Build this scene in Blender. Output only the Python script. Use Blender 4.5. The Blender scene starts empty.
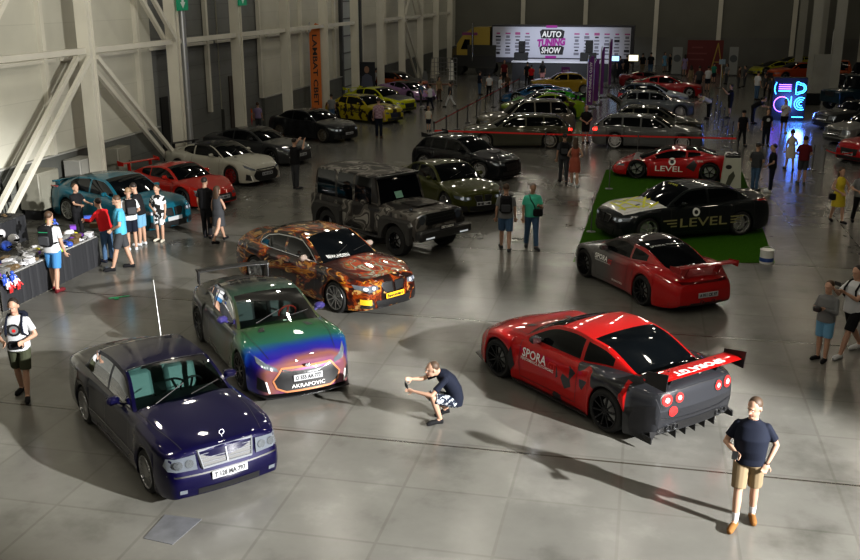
import bpy, bmesh, math, random
from math import sin, cos, pi, sqrt, radians, atan2, exp
from mathutils import Vector, Matrix, Quaternion
from mathutils.bvhtree import BVHTree
random.seed(7)
SC = bpy.context.scene
COL = SC.collection

# ---------------------------------------------------------------- camera numbers (measured from the hall geometry)
CF, CP, CH = 972.8, 0.28793, 6.712          # focal length in pixels, pitch down, height
def floor_at(u, v, z=0.0):
    """Ground position (metres) of a place seen at pixel u,v of the 860x560 frame."""
    c, s = cos(CP), sin(CP)
    d = Vector((u-430, CF*c - (v-280)*s, -CF*s - (v-280)*c))
    t = (z-CH)/d.z
    return Vector((d.x*t, d.y*t, z))
HA = radians(12.3)                          # the hall runs 12.3 degrees to the right of the view
HD = Vector((sin(HA), cos(HA), 0)); HN = Vector((cos(HA), -sin(HA), 0))
def hall(t, s, z=0.0): return HN*t + HD*s + Vector((0, 0, z))
HROT = -HA

# ---------------------------------------------------------------- materials
MATS = {}
def nt(m): return m.node_tree.nodes, m.node_tree.links
def mat(name, col=(.5,.5,.5), rough=.5, metal=0., coat=0., emit=None, es=1., spec=.5, alpha=1.):
    if name in MATS: return MATS[name]
    m = bpy.data.materials.new(name); m.use_nodes = True
    b = m.node_tree.nodes['Principled BSDF']
    b.inputs['Base Color'].default_value = (*col, 1)
    b.inputs['Roughness'].default_value = rough
    b.inputs['Metallic'].default_value = metal
    b.inputs['Coat Weight'].default_value = coat
    b.inputs['Coat Roughness'].default_value = .04
    b.inputs['Specular IOR Level'].default_value = spec
    if emit:
        b.inputs['Emission Color'].default_value = (*emit, 1); b.inputs['Emission Strength'].default_value = es
    m.diffuse_color = (*col, 1)
    MATS[name] = m
    return m
def bsdf(m): return m.node_tree.nodes['Principled BSDF']
def noisy(m, scale=8., amt=.15, coord='Object', detail=4.):
    """multiply base colour by a soft noise"""
    n, l = nt(m); b = bsdf(m)
    tc = n.new('ShaderNodeTexCoord'); t = n.new('ShaderNodeTexNoise'); t.inputs['Scale'].default_value = scale; t.inputs['Detail'].default_value = detail
    l.new(tc.outputs[coord], t.inputs['Vector'])
    r = n.new('ShaderNodeMapRange'); r.inputs['From Min'].default_value = .3; r.inputs['From Max'].default_value = .7
    r.inputs['To Min'].default_value = 1-amt; r.inputs['To Max'].default_value = 1+amt
    l.new(t.outputs['Fac'], r.inputs['Value'])
    c = b.inputs['Base Color'].default_value[:]
    v = n.new('ShaderNodeVectorMath'); v.operation = 'SCALE'; v.inputs[0].default_value = c[:3]
    l.new(r.outputs[0], v.inputs['Scale']); l.new(v.outputs[0], b.inputs['Base Color'])
    return m
def ramp(n, stops, interp='LINEAR'):
    r = n.new('ShaderNodeValToRGB'); r.color_ramp.interpolation = interp
    e = r.color_ramp.elements
    while len(e) > 1: e.remove(e[-1])
    e[0].position = stops[0][0]; e[0].color = (*stops[0][1], 1)
    for p, c in stops[1:]:
        k = e.new(p); k.color = (*c, 1)
    return r
PK = .72
def paint(name, col, rough=.32, metal=.5, coat=1., **k):
    m = mat('paint_'+name, tuple(v*PK for v in col), max(.40, rough+.1), metal*.3, coat*1., spec=.15, **k); bsdf(m).inputs['Coat Roughness'].default_value = .035; bsdf(m).inputs['Coat IOR'].default_value = 1.45; return m

BLACK = mat('satin_black', (.012,.012,.013), .4)
RUBBER = mat('rubber', (.012,.012,.012), .75)
TRIM = mat('black_trim', (.016,.016,.017), .45)
CHROME = mat('chrome', (.42,.43,.45), .2, 1.)
STEEL = mat('brushed_steel', (.5,.5,.5), .35, .6)
ALU = mat('silver_rim', (.42,.42,.43), .28, .9)
DARKRIM = mat('black_rim', (.02,.02,.022), .25, .6)
GLASS = mat('dark_glass', (.003,.004,.005), .04, 0, 0., spec=.30)
LAMP = mat('headlight_lens', (.26,.29,.34), .08, .6, 1.)
LAMPD = mat('smoked_headlight', (.10,.11,.13), .1, .5, 1.)
TAIL = mat('tail_light', (.35,.01,.012), .15, 0, 1.)
TAILON = mat('lit_tail_light', (.8,.02,.01), .3, 0, 0, emit=(1,.03,.02), es=5)
PLATE = mat('plate_white', (.38,.39,.41), .4)
PLATEY = mat('plate_yellow', (.9,.5,.02), .4)
INK = mat('black_ink', (.01,.01,.012), .5)
WHITEV = mat('white_vinyl', (.75,.75,.73), .4)
REDV = mat('red_vinyl', (.55,.02,.02), .4)
def clear_glass():
    m = bpy.data.materials.new('clear_tinted_glass'); m.use_nodes = True; n, l = nt(m); n.clear()
    o = n.new('ShaderNodeOutputMaterial'); mx = n.new('ShaderNodeMixShader'); t = n.new('ShaderNodeBsdfTransparent'); g = n.new('ShaderNodeBsdfGlossy')
    f = n.new('ShaderNodeFresnel'); f.inputs['IOR'].default_value = 1.25
    t.inputs['Color'].default_value = (.40,.52,.49,1); g.inputs['Roughness'].default_value = .02
    l.new(f.outputs[0], mx.inputs[0]); l.new(t.outputs[0], mx.inputs[1]); l.new(g.outputs[0], mx.inputs[2]); l.new(mx.outputs[0], o.inputs[0])
    return m
CLEAR = clear_glass()

# ---------------------------------------------------------------- mesh collecting
def rotz(a): return Matrix.Rotation(a, 3, 'Z')
class MB:
    def __init__(s): s.v = []; s.f = []; s.m = []
    def add(s, vs, fs, mi=0):
        o = len(s.v); s.v += [tuple(x) for x in vs]
        for f in fs: s.f.append(tuple(i+o for i in f)); s.m.append(mi)
        return s
    def box(s, c, d, R=None, mi=0, bev=0.):
        hx, hy, hz = d[0]/2, d[1]/2, d[2]/2
        c = Vector(c); R = R or Matrix.Identity(3)
        if bev <= 0:
            vs = [c+R@Vector((x*hx, y*hy, z*hz)) for x in (-1,1) for y in (-1,1) for z in (-1,1)]
            return s.add(vs, [(0,1,3,2),(4,6,7,5),(0,4,5,1),(2,3,7,6),(0,2,6,4),(1,5,7,3)], mi)
        b = min(bev, hx*.9, hy*.9, hz*.9)
        vs = []; idx = {}
        for sx in (-1,1):
            for sy in (-1,1):
                for sz in (-1,1):
                    for a in range(3):
                        q = [sx*hx, sy*hy, sz*hz]; sg = (sx, sy, sz)
                        for k in range(3):
                            if k != a: q[k] -= sg[k]*b
                        idx[(sx,sy,sz,a)] = len(vs); vs.append(c+R@Vector(q))
        fs = []
        for a in range(3):
            o = [k for k in range(3) if k != a]
            for sg in (-1,1):
                q = []
                for u, w in ((-1,-1),(1,-1),(1,1),(-1,1)):
                    t = [0,0,0]; t[a] = sg; t[o[0]] = u; t[o[1]] = w; q.append(idx[(t[0],t[1],t[2],a)])
                if (sg > 0) != (a == 1): pass
                else: q = q[::-1]
                fs.append(tuple(q))
        for a in range(3):
            o = [k for k in range(3) if k != a]
            for u in (-1,1):
                for w in (-1,1):
                    t0 = [0,0,0]; t0[a] = -1; t0[o[0]] = u; t0[o[1]] = w; t1 = t0[:]; t1[a] = 1
                    fs.append((idx[(*t0,o[0])], idx[(*t1,o[0])], idx[(*t1,o[1])], idx[(*t0,o[1])]))
        for sx in (-1,1):
            for sy in (-1,1):
                for sz in (-1,1): fs.append(tuple(idx[(sx,sy,sz,a)] for a in range(3)))
        return s.add(vs, fs, mi)
    def bar(s, a, b, w, d, mi=0, up=(0,0,1)):
        a = Vector(a); b = Vector(b); z = (b-a); L = z.length; z.normalize()
        x = Vector(up).cross(z)
        if x.length < 1e-4: x = Vector((1,0,0)).cross(z)
        x.normalize(); y = z.cross(x)
        R = Matrix((x, y, z)).transposed()
        return s.box((a+b)/2, (w, d, L), R, mi)
    def tube(s, pts, rs, n=10, mi=0, cap=True, sx=1., ref=None):
        pts = [Vector(p) for p in pts]
        if not hasattr(rs, '__len__'): rs = [rs]*len(pts)
        rings = []; px = None; vs = []; fs = []
        for i, p in enumerate(pts):
            t = (pts[min(i+1, len(pts)-1)]-pts[max(i-1, 0)])
            t = t.normalized() if t.length > 1e-9 else Vector((0,0,1))
            if px is None:
                r = Vector(ref) if ref else (Vector((0,0,1)) if abs(t.z) < .9 else Vector((1,0,0)))
                px = t.cross(r)
                if px.length < 1e-6: px = t.orthogonal()
                px.normalize()
            else:
                px = (px - t*px.dot(t)).normalized()
            py = t.cross(px)
            for k in range(n):
                a = 2*pi*k/n; vs.append(p+px*(cos(a)*rs[i]*sx)+py*(sin(a)*rs[i]))
        m = len(pts)
        for i in range(m-1):
            for k in range(n): fs.append((i*n+k, i*n+(k+1)%n, (i+1)*n+(k+1)%n, (i+1)*n+k))
        if cap: fs.append(tuple(range(n))[::-1]); fs.append(tuple((m-1)*n+k for k in range(n)))
        return s.add(vs, fs, mi)
    def cyl(s, a, b, r, r2=None, n=12, mi=0): return s.tube([a, b], [r, r if r2 is None else r2], n, mi)
    def lathe(s, prof, o, axis='z', n=24, mi=0, closed=False):
        """prof: (radius, height) pairs"""
        o = Vector(o); vs = []; fs = []
        for r, h in prof:
            for k in range(n):
                a = 2*pi*k/n
                q = {'z': (r*cos(a), r*sin(a), h), 'y': (r*cos(a), h, r*sin(a)), 'x': (h, r*cos(a), r*sin(a))}[axis]
                vs.append(o+Vector(q))
        m = len(prof)
        for i in range(m-1 if not closed else m):
            j = (i+1) % m
            for k in range(n): fs.append((i*n+k, i*n+(k+1)%n, j*n+(k+1)%n, j*n+k))
        return s.add(vs, fs, mi)
    def ell(s, c, r, nu=12, nv=8, mi=0, R=None):
        c = Vector(c); R = R or Matrix.Identity(3); vs = []; fs = []
        if not hasattr(r, '__len__'): r = (r, r, r)
        for i in range(1, nv):
            th = pi*i/nv
            for k in range(nu):
                a = 2*pi*k/nu; vs.append(c+R@Vector((r[0]*sin(th)*cos(a), r[1]*sin(th)*sin(a), r[2]*cos(th))))
        vs.append(c+R@Vector((0,0,r[2]))); vs.append(c-R@Vector((0,0,r[2])))
        t, b = len(vs)-2, len(vs)-1
        for i in range(nv-2):
            for k in range(nu): fs.append((i*nu+k, (i+1)*nu+k, (i+1)*nu+(k+1)%nu, i*nu+(k+1)%nu))
        for k in range(nu): fs.append((t, k, (k+1)%nu)); fs.append((b, (nv-2)*nu+(k+1)%nu, (nv-2)*nu+k))
        return s.add(vs, fs, mi)
    def prism(s, poly, f, h0, h1, mi=0):
        """poly list of 2d, f(p,h)->3d"""
        n = len(poly); vs = [f(p, h0) for p in poly]+[f(p, h1) for p in poly]
        fs = [tuple(range(n))[::-1], tuple(range(n, 2*n))]+[(i, (i+1)%n, n+(i+1)%n, n+i) for i in range(n)]
        return s.add(vs, fs, mi)
    def mesh(s, name, mats):
        me = bpy.data.meshes.new(name); me.from_pydata([tuple(v) for v in s.v], [], s.f)
        if not isinstance(mats, (list, tuple)): mats = [mats]
        for m in mats: me.materials.append(m)
        if len(mats) > 1: me.polygons.foreach_set('material_index', s.m)
        me.validate(); return me
    def build(s, name, mats, parent=None, smooth=40., fix=True, loc=None):
        me = s.mesh(name, mats)
        if fix:
            bm = bmesh.new(); bm.from_mesh(me); bmesh.ops.recalc_face_normals(bm, faces=bm.faces); bm.to_mesh(me); bm.free()
        if smooth: shade(me, smooth)
        return link(name, me, parent, loc)
def shade(me, ang):
    me.polygons.foreach_set('use_smooth', [True]*len(me.polygons))
    me.set_sharp_from_angle(angle=radians(ang))
def link(name, me, parent=None, loc=None):
    o = bpy.data.objects.new(name, me); COL.objects.link(o)
    if parent: o.parent = parent
    if loc: o.location = loc
    return o
def thing(name, label, cat, loc=(0,0,0), rz=0., group=None):
    o = bpy.data.objects.new(name, None); COL.objects.link(o); o.empty_display_size = .2
    o.location = loc; o.rotation_euler = (0,0,rz); o['label'] = label; o['category'] = cat
    if group: o['group'] = group
    return o
def tag(o, label, cat, group=None, kind=None):
    o['label'] = label; o['category'] = cat
    if group: o['group'] = group
    if kind: o['kind'] = kind
    return o
def struct(o): o['kind'] = 'structure'; return o
def dup(root, loc, rz, label=None):
    r = root.copy(); COL.objects.link(r); r.location = loc; r.rotation_euler = (0,0,rz)
    if label: r['label'] = label
    for ch in list(root.children):
        c = ch.copy(); COL.objects.link(c); c.parent = r
        for g in ch.children:
            d = g.copy(); COL.objects.link(d); d.parent = c
    return r

def textmb(body, size=1., bold=0., shear=0., spacing=1., align='CENTER'):
    """text as flat mesh data: (verts2d, faces)"""
    cu = bpy.data.curves.new('t', 'FONT'); cu.body = body; cu.size = size; cu.align_x = align; cu.align_y = 'CENTER'
    cu.offset = bold; cu.shear = shear; cu.space_character = spacing; cu.resolution_u = 2
    o = bpy.data.objects.new('t', cu); COL.objects.link(o)
    dg = bpy.context.evaluated_depsgraph_get(); me = bpy.data.meshes.new_from_object(o.evaluated_get(dg))
    vs = [(v.co.x, v.co.y) for v in me.vertices]; fs = [tuple(p.vertices) for p in me.polygons]
    bpy.data.objects.remove(o); bpy.data.curves.remove(cu); bpy.data.meshes.remove(me)
    return vs, fs
def text_on(name, body, size, o, U, V, m, parent=None, w=None, h=None, bold=0., shear=0., spacing=1.):
    """flat text in the plane o + U*x + V*y, optionally squeezed to width w and height h"""
    vs, fs = textmb(body, size, bold, shear, spacing)
    if not vs: return None
    xs = [v[0] for v in vs]; ys = [v[1] for v in vs]
    cx, cy = (min(xs)+max(xs))/2, (min(ys)+max(ys))/2
    kx = w/(max(xs)-min(xs)) if w else 1; ky = h/(max(ys)-min(ys)) if h else (kx if w else 1)
    o = Vector(o); U = Vector(U); V = Vector(V)
    mb = MB().add([o+U*((x-cx)*kx)+V*((y-cy)*ky) for x, y in vs], fs)
    return mb.build(name, m, parent, smooth=0, fix=False)

def pch(x, P):
    """monotone cubic through points P (sorted by x)"""
    n = len(P)
    if x <= P[0][0]: return P[0][1]
    if x >= P[-1][0]: return P[-1][1]
    for i in range(n-1):
        if x <= P[i+1][0]: break
    def dl(j): return (P[j+1][1]-P[j][1])/(P[j+1][0]-P[j][0])
    def sl(j):
        if j == 0: return dl(0)
        if j == n-1: return dl(n-2)
        a, b = dl(j-1), dl(j)
        if a*b <= 0: return 0
        return 2*a*b/(a+b)
    h = P[i+1][0]-P[i][0]; t = (x-P[i][0])/h; m0, m1 = sl(i)*h, sl(i+1)*h
    return (2*t**3-3*t*t+1)*P[i][1]+(t**3-2*t*t+t)*m0+(-2*t**3+3*t*t)*P[i+1][1]+(t**3-t*t)*m1
def lerp(a, b, t): return a+(b-a)*t
def pol(x, P):
    if x <= P[0][0]: return P[0][1]
    for (a, b), (c, d) in zip(P, P[1:]):
        if x <= c: return b+(d-b)*(x-a)/(c-a)
    return P[-1][1]
# ---------------------------------------------------------------- the hall
def floor_mat():
    m = mat('polished_concrete', (.2,.2,.2), .3, spec=.5); n, l = nt(m); b = bsdf(m)
    tc = n.new('ShaderNodeTexCoord'); mp = n.new('ShaderNodeMapping'); mp.vector_type = 'POINT'; mp.inputs['Rotation'].default_value = (0,0,HA); l.new(tc.outputs['Object'], mp.inputs[0])
    z = n.new('ShaderNodeTexNoise'); z.inputs['Scale'].default_value = .55; z.inputs['Detail'].default_value = 7; z.inputs['Roughness'].default_value = .6; l.new(mp.outputs[0], z.inputs['Vector'])
    r = ramp(n, [(.28,(.090,.088,.080)),(.45,(.150,.147,.136)),(.56,(.165,.162,.150)),(.72,(.225,.220,.205))]); l.new(z.outputs['Fac'], r.inputs[0])
    # poured strips, each a slightly different grey
    br = n.new('ShaderNodeTexBrick'); br.offset = 0; br.inputs['Scale'].default_value = 1; br.inputs['Brick Width'].default_value = 1.5; br.inputs['Row Height'].default_value = 1.5; br.inputs['Mortar Size'].default_value = .03; br.inputs['Mortar Smooth'].default_value = .6
    br.inputs['Color1'].default_value = (.93,.93,.93,1); br.inputs['Color2'].default_value = (1.04,1.04,1.03,1); br.inputs['Mortar'].default_value = (.86,.855,.84,1); l.new(mp.outputs[0], br.inputs['Vector'])
    mu = n.new('ShaderNodeMix'); mu.data_type = 'RGBA'; mu.blend_type = 'MULTIPLY'; mu.inputs[0].default_value = 1; l.new(r.outputs[0], mu.inputs[6]); l.new(br.outputs['Color'], mu.inputs[7])
    b2 = n.new('ShaderNodeTexBrick'); b2.offset = 0; b2.inputs['Scale'].default_value = 1; b2.inputs['Brick Width'].default_value = 400; b2.inputs['Row Height'].default_value = 6; b2.inputs['Mortar Size'].default_value = .022; b2.inputs['Mortar Smooth'].default_value = .1
    for k, v in (('Color1',(1,1,1,1)),('Color2',(1,1,1,1)),('Mortar',(.32,.29,.25,1))): b2.inputs[k].default_value = v
    mo = n.new('ShaderNodeVectorMath'); mo.inputs[1].default_value = (203.0, -1.4, 0); l.new(mp.outputs[0], mo.inputs[0]); l.new(mo.outputs[0], b2.inputs['Vector'])
    m2 = n.new('ShaderNodeMix'); m2.data_type = 'RGBA'; m2.blend_type = 'MULTIPLY'; m2.inputs[0].default_value = 1; l.new(mu.outputs[2], m2.inputs[6]); l.new(b2.outputs['Color'], m2.inputs[7])
    # pale scuffs
    z2 = n.new('ShaderNodeTexNoise'); z2.inputs['Scale'].default_value = 2.5; z2.inputs['Detail'].default_value = 8; z2.inputs['Distortion'].default_value = .2; l.new(mp.outputs[0], z2.inputs['Vector'])
    mr = n.new('ShaderNodeMapRange'); mr.inputs['From Min'].default_value = .3; mr.inputs['From Max'].default_value = .75; mr.inputs['To Min'].default_value = .26; mr.inputs['To Max'].default_value = .34; l.new(z2.outputs['Fac'], mr.inputs['Value']); b.inputs['Roughness'].default_value = .215
    l.new(m2.outputs[2], b.inputs['Base Color'])
    return m
    bp = n.new('ShaderNodeBump'); bp.inputs['Strength'].default_value = .03; bp.inputs['Distance'].default_value = .02; l.new(z2.outputs['Fac'], bp.inputs['Height']); l.new(bp.outputs[0], b.inputs['Normal'])
    return m
def hbox(mb, t0, t1, s0, s1, z0, z1, mi=0):
    """box given in hall coordinates"""
    c = hall((t0+t1)/2, (s0+s1)/2, (z0+z1)/2); return mb.box(c, (abs(t1-t0), abs(s1-s0), abs(z1-z0)), rotz(HROT), mi)
def hbuild(mb, name, m, parent=None, **k): return mb.build(name, m, parent, **k)
WALLM = noisy(mat('cream_wall_panel', (.54,.53,.46), .6), .35, .10)
BACKM = noisy(mat('grey_back_wall', (.15,.15,.13), .7), .3, .10)
WAINS = noisy(mat('wainscot_block', (.13,.135,.125), .6), 1.2, .12)
STEELW = noisy(mat('cream_steel', (.60,.58,.51), .5), .8, .06)
GATEM = noisy(mat('grey_gate', (.16,.165,.16), .55), .5, .12)
DARKM = mat('dark_opening', (.02,.02,.02), .7)
def panel_lines(m, w, h, dark=.75):
    n, l = nt(m); b = bsdf(m); src = b.inputs['Base Color'].links[0].from_socket
    tc = n.new('ShaderNodeTexCoord'); sp = n.new('ShaderNodeSeparateXYZ'); l.new(tc.outputs['Object'], sp.inputs[0])
    cb = n.new('ShaderNodeCombineXYZ'); l.new(sp.outputs['Y'], cb.inputs[0]); l.new(sp.outputs['Z'], cb.inputs[1])
    br = n.new('ShaderNodeTexBrick'); br.offset = 0; br.inputs['Scale'].default_value = 1; br.inputs['Brick Width'].default_value = w; br.inputs['Row Height'].default_value = h; br.inputs['Mortar Size'].default_value = .012
    for k, v in (('Color1',(1,1,1,1)),('Color2',(.96,.96,.96,1)),('Mortar',(dark,dark,dark,1))): br.inputs[k].default_value = v
    l.new(cb.outputs[0], br.inputs['Vector'])
    mu = n.new('ShaderNodeMix'); mu.data_type = 'RGBA'; mu.blend_type = 'MULTIPLY'; mu.inputs[0].default_value = 1; l.new(src, mu.inputs[6]); l.new(br.outputs['Color'], mu.inputs[7]); l.new(mu.outputs[2], b.inputs['Base Color'])
panel_lines(WALLM, 60, 1.15, .86); panel_lines(WAINS, 3, .8, .6); panel_lines(GATEM, 60, .62, .7)
LW, CT, S1, BW, RW, ZC = -18.7, -17.56, 98., 97.5, 34., 13.5       # left wall, column line, far end, back wall, right wall, ceiling

o = MB(); o.add([hall(LW,-12), hall(RW,-12), hall(RW,S1+1), hall(LW,S1+1)], [(0,1,2,3)])
struct(o.build('floor', floor_mat(), smooth=0))
def wallobj(name, m, boxes, origin):
    """boxes relative to origin, local frame aligned with the hall (x across, y along)"""
    mb = MB()
    for t0,t1,s0,s1,z0,z1 in boxes: mb.box(((t0+t1)/2,(s0+s1)/2,(z0+z1)/2), (abs(t1-t0),abs(s1-s0),abs(z1-z0)))
    o = mb.build(name, m, smooth=0); o.rotation_euler = (0,0,HROT); struct(o); return o
G1a, G1b = 35.3, 41.5        # first dark gate bay
G2a, G2b = 41.5, 46.4        # dark panel bay
G3a, G3b = 59.5, 63.6        # pale sectional gate
wallobj('wall_left', WALLM, [(LW-.3,LW,-12,G1a,1.62,ZC),(LW-.3,LW,G1b,G2a,1.62,ZC),(LW-.3,LW,G2b,G3a,1.62,ZC),(LW-.3,LW,G3b,S1,1.62,ZC)], None)
wallobj('baseboard_left', WAINS, [(LW-.3,LW+.10,-12,G1a,0,1.6),(LW-.3,LW+.10,G2b,G3a,0,1.6),(LW-.3,LW+.1,G3b,S1,0,1.6),(LW-.3,LW+.1,G1b,G2a,0,1.6)], None)
wallobj('trim_1', mat('sill_metal', (.4,.4,.38), .5), [(LW,LW+.16,-12,G1a,1.6,1.65),(LW,LW+.16,G2b,G3a,1.6,1.65),(LW,LW+.16,G3b,S1,1.6,1.65)], None)
d1 = wallobj('door_1', GATEM, [(LW-.25,LW-.05,G1a,G1b,0,ZC)], None)
d2 = wallobj('door_2', GATEM, [(LW-.25,LW-.05,G2a,G2b,0,ZC)], None)
d3 = wallobj('door_3', noisy(mat('pale_gate', (.36,.39,.38), .5), .5, .08), [(LW-.25,LW-.03,G3a,G3b,0,ZC)], None)
def child_h(mb, name, m, par):
    q = mb.build(name, m, par, smooth=0); return q
child_h(MB().box((LW-.02, G1a+.75, 1.35), (.06,.6,2.7)), 'wicket_door', DARKM, d1)
child_h(MB().box((LW-.02, G2a+1.5, 1.5), (.06,1.1,3.0)), 'wicket_door', mat('brown_doorway', (.05,.04,.035), .6), d2)
mb = MB()
for k in range(12): mb.box((LW-.01, (G3a+G3b)/2, .9+k*1.05), (.04, G3b-G3a, .07))
child_h(mb, 'gate_rib', mat('gate_rib', (.10,.10,.10), .5), d3)
for a in (G3a, G3b): child_h(MB().box((LW+.05, a, ZC/2), (.3,.3,ZC)), 'gate_jamb', mat('dark_jamb', (.07,.075,.08), .5), d3)
wallobj('wall_back', BACKM, [(LW,RW,BW,BW+.3,2.6,ZC)], None)
wallobj('baseboard_back', noisy(mat('back_base', (.13,.13,.12), .7), .5, .1), [(LW,RW,BW-.05,BW+.3,0,2.6)], None)
wallobj('wall_right', BACKM, [(RW,RW+.3,-12,S1,0,ZC)], None)
wallobj('wall_front', BACKM, [(LW,RW,-12.3,-12,0,ZC)], None)
wallobj('ceiling', mat('dark_ceiling', (.05,.05,.05), .8), [(LW,RW,-12,S1,ZC,ZC+.3)], None)

DSTEEL = noisy(mat('grey_steel', (.30,.30,.27), .55), .8, .06)
def hthing(mb, name, m, label, cat, group=None, **k):
    o = mb.build(name, m, smooth=0, **k)
    if label: tag(o, label, cat, group)
    return o
def column(t, s, w=.36, d=.5, name='trim_2', m=None):
    m = m or STEELW; mb = MB(); hbox(mb, t-d/2, t+d/2, s-w/2, s-w/2+.05, 0, ZC); hbox(mb, t-d/2, t+d/2, s+w/2-.05, s+w/2, 0, ZC); hbox(mb, t-d/2+.06, t+d/2-.06, s-w/2+.05, s+w/2-.05, 0, ZC)
    hbox(mb, t-d/2-.08, t+d/2+.08, s-w/2-.08, s+w/2+.08, 0, .06)
    o = mb.build(name, m, smooth=0); struct(o); return o
TN = [10]
def tn(): TN[0] += 1; return 'trim_%d' % TN[0]
cols = [22.9+6*i for i in range(0, 12)]
for i, s in enumerate(cols):
    if abs(s-64.9) < 1: pass
    column(CT, s, .32, .44, tn())
    mb = MB(); hbox(mb, LW, LW+.18, s-.9, s-.72, 1.65, ZC); struct(mb.build(tn(), STEELW, smooth=0))
    if i < len(cols)-1 and not (G3a-4 < s < G3b-1):
        mb = MB(); hbox(mb, CT-.1, CT+.1, s+.2, s+5.8, 4.82, 5.0); struct(mb.build(tn(), STEELW, smooth=0))
        mb = MB(); hbox(mb, LW+.02, LW+.14, s+.2, s+5.8, 4.55, 4.67); struct(mb.build(tn(), STEELW, smooth=0))
def brace(s0, z0, s1, z1):
    for dt in (-.25, .2):
        mb = MB(); mb.bar(hall(CT+dt, s0, z0), hall(CT+dt, s1, z1), .15, .13, up=tuple(HN)); struct(mb.build(tn(), STEELW, smooth=0))
    mb = MB()
brace(28.7, 4.7, 23.1, .1); brace(29.1, 4.7, 34.7, .2); brace(29.4, 10.2, 34.7, 5.0); brace(28.5, 10.2, 23.2, 5.0); brace(22.7, 4.7, 17.1, .1)
brace(76.7, .2, 71.1, 4.7); brace(71.2, 5.1, 76.6, 10.2); brace(76.6, 5.0, 71.2, 9.9)
# round duct beside the second column
mb = MB().cyl(hall(CT+.1, 35.55, 0), hall(CT+.1, 35.55, ZC), .14, n=16); tag(mb.build('drain_pipe', mat('galvanised', (.45,.46,.47), .35, .6), smooth=40), 'shiny galvanised drain pipe running up beside a wall column', 'pipe')
# right-hand columns and the pilasters of the far wall
for t, s in ((10.9,70.8),(12.3,70.5),(12.9,91.6),(14.6,91.4)):
    column(t, s, .42, .6, tn(), DSTEEL)
mb = MB(); hbox(mb, 10.9, 12.3, 70.3, 71.0, 0, 2.7); struct(mb.build(tn(), noisy(mat('pale_plinth', (.26,.26,.24), .6), 1, .1), smooth=0))
for t in (-12, -6, 0.6, 6.4, 13., 19.): 
    mb = MB(); hbox(mb, t-.2, t+.2, BW-.25, BW-.02, 0, ZC); struct(mb.build(tn(), STEELW, smooth=0))

# ---------------------------------------------------------------- light
def point(name, loc, e, r, col): 
    l = bpy.data.lights.new(name, 'POINT'); l.energy = e; l.shadow_soft_size = r; l.color = col
    o = bpy.data.objects.new(name, l); COL.objects.link(o); o.location = loc; return o
for i, s in enumerate(range(-6, 97, 9)):
    for t in (-15, -10, -5, 0, 5, 10, 17):
        k = .85 if s < 30 else (.50 if s < 60 else .30)
        if t > 8: k *= .65
        if t < -8: k *= 1.25
        point('high_bay_lamp', hall(t, s+(i%2)*1.2, 12.2), 230*k, .22, (1,.94,.80) if t < 8 else (1,.88,.68))
def spot(name, loc, to, e, ang, blend, r, col):
    l = bpy.data.lights.new(name, 'SPOT'); l.energy = e; l.spot_size = radians(ang); l.spot_blend = blend; l.shadow_soft_size = r; l.color = col
    o = bpy.data.objects.new(name, l); COL.objects.link(o); o.location = loc
    o.rotation_euler = (Vector(to)-Vector(loc)).to_track_quat('-Z', 'Y').to_euler(); return o
spot('flood_light', (21.5,-2.2,10.6), (-1.2,15.6,0), 112000, 25, .45, .22, (1,.99,.96))
spot('wall_flood', (13,1,8.5), (-15.5,30,6.0), 24000, 32, .9, .25, (1,.98,.92))
w = bpy.data.worlds.new('world'); SC.world = w; w.use_nodes = True
w.node_tree.nodes['Background'].inputs[0].default_value = (.5,.52,.5,1); w.node_tree.nodes['Background'].inputs[1].default_value = .02
SC.view_settings.view_transform = 'Standard'; SC.view_settings.look = 'Medium High Contrast'; SC.view_settings.exposure = 0
# ---------------------------------------------------------------- cars
BASE = dict(W=1.85, H=1.43, wb=2.8, fo=.85, ro=.95, wr=.335, wt=.24, gc=.17, ra=.045,
    top=[(-2.3,.98),(-1.5,1.06),(1.0,.98),(2.2,.72)], sh=[(-2.3,.86),(-1,.92),(1.,.88),(2.2,.66)],
    xc=.95, xrf=.2, xrr=-1.0, xdk=-1.75, ar=[], tum=.42, ghw=.90, ghr=.93, wins=[(-.98,-.1),(-.02,.75)], doors=[(-1.0,-.06),(-.06,.95)],
    planf=(.7,.26), planr=(.6,.18), bowf=.16, bowr=.10, sf=[(.2,.06),(.45,0),(.7,.1)], sr=[(.2,.06),(.5,0),(.9,.06)],
    flare=(.0,.0), hoodx=None, crown=.05, wbow=.16, lod=1, spokes=10, rim=ALU, glass=GLASS, trimv=.0, rimr=.72, pill=.93, wout=.0, sq=0.)

def hw(S, x, fl=True):
    """half width of the lower body at x"""
    w = S['W']/2; xf = S['xf0']; xr = S['xr0']
    e = max(0, xf-x); L, a = S['planf']
    if e < L: w *= 1-a*(1-e/L)**2.4
    e = max(0, x-xr); L, a = S['planr']
    if e < L: w *= 1-a*(1-e/L)**2.4
    if fl:
        for xw, f in ((S['wb']/2, S['flare'][0]), (-S['wb']/2, S['flare'][1])):
            w += f*exp(-((x-xw)/.52)**4)
    return w
def endround(d, R):
    if d >= R: return 0.
    return 1-sqrt(max(0, 1-(1-d/R)**2))
def warp(S, x, y, z):
    kf = min(1, max(0, 1-(S['xf0']-x)/.5)); kr = min(1, max(0, 1-(x-S['xr0'])/.5))
    q = 1-min(1, (y/(S['W']/2)))**2
    if kf > 0: x += kf*(S['bowf']*q-pol(z, S['sf']))
    if kr > 0: x -= kr*(S['bowr']*q-pol(z, S['sr']))
    return (x, y, z)
VS = [0,.05,.12,.25,.4,.55,.7,.82,.91,.97,1.]
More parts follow.
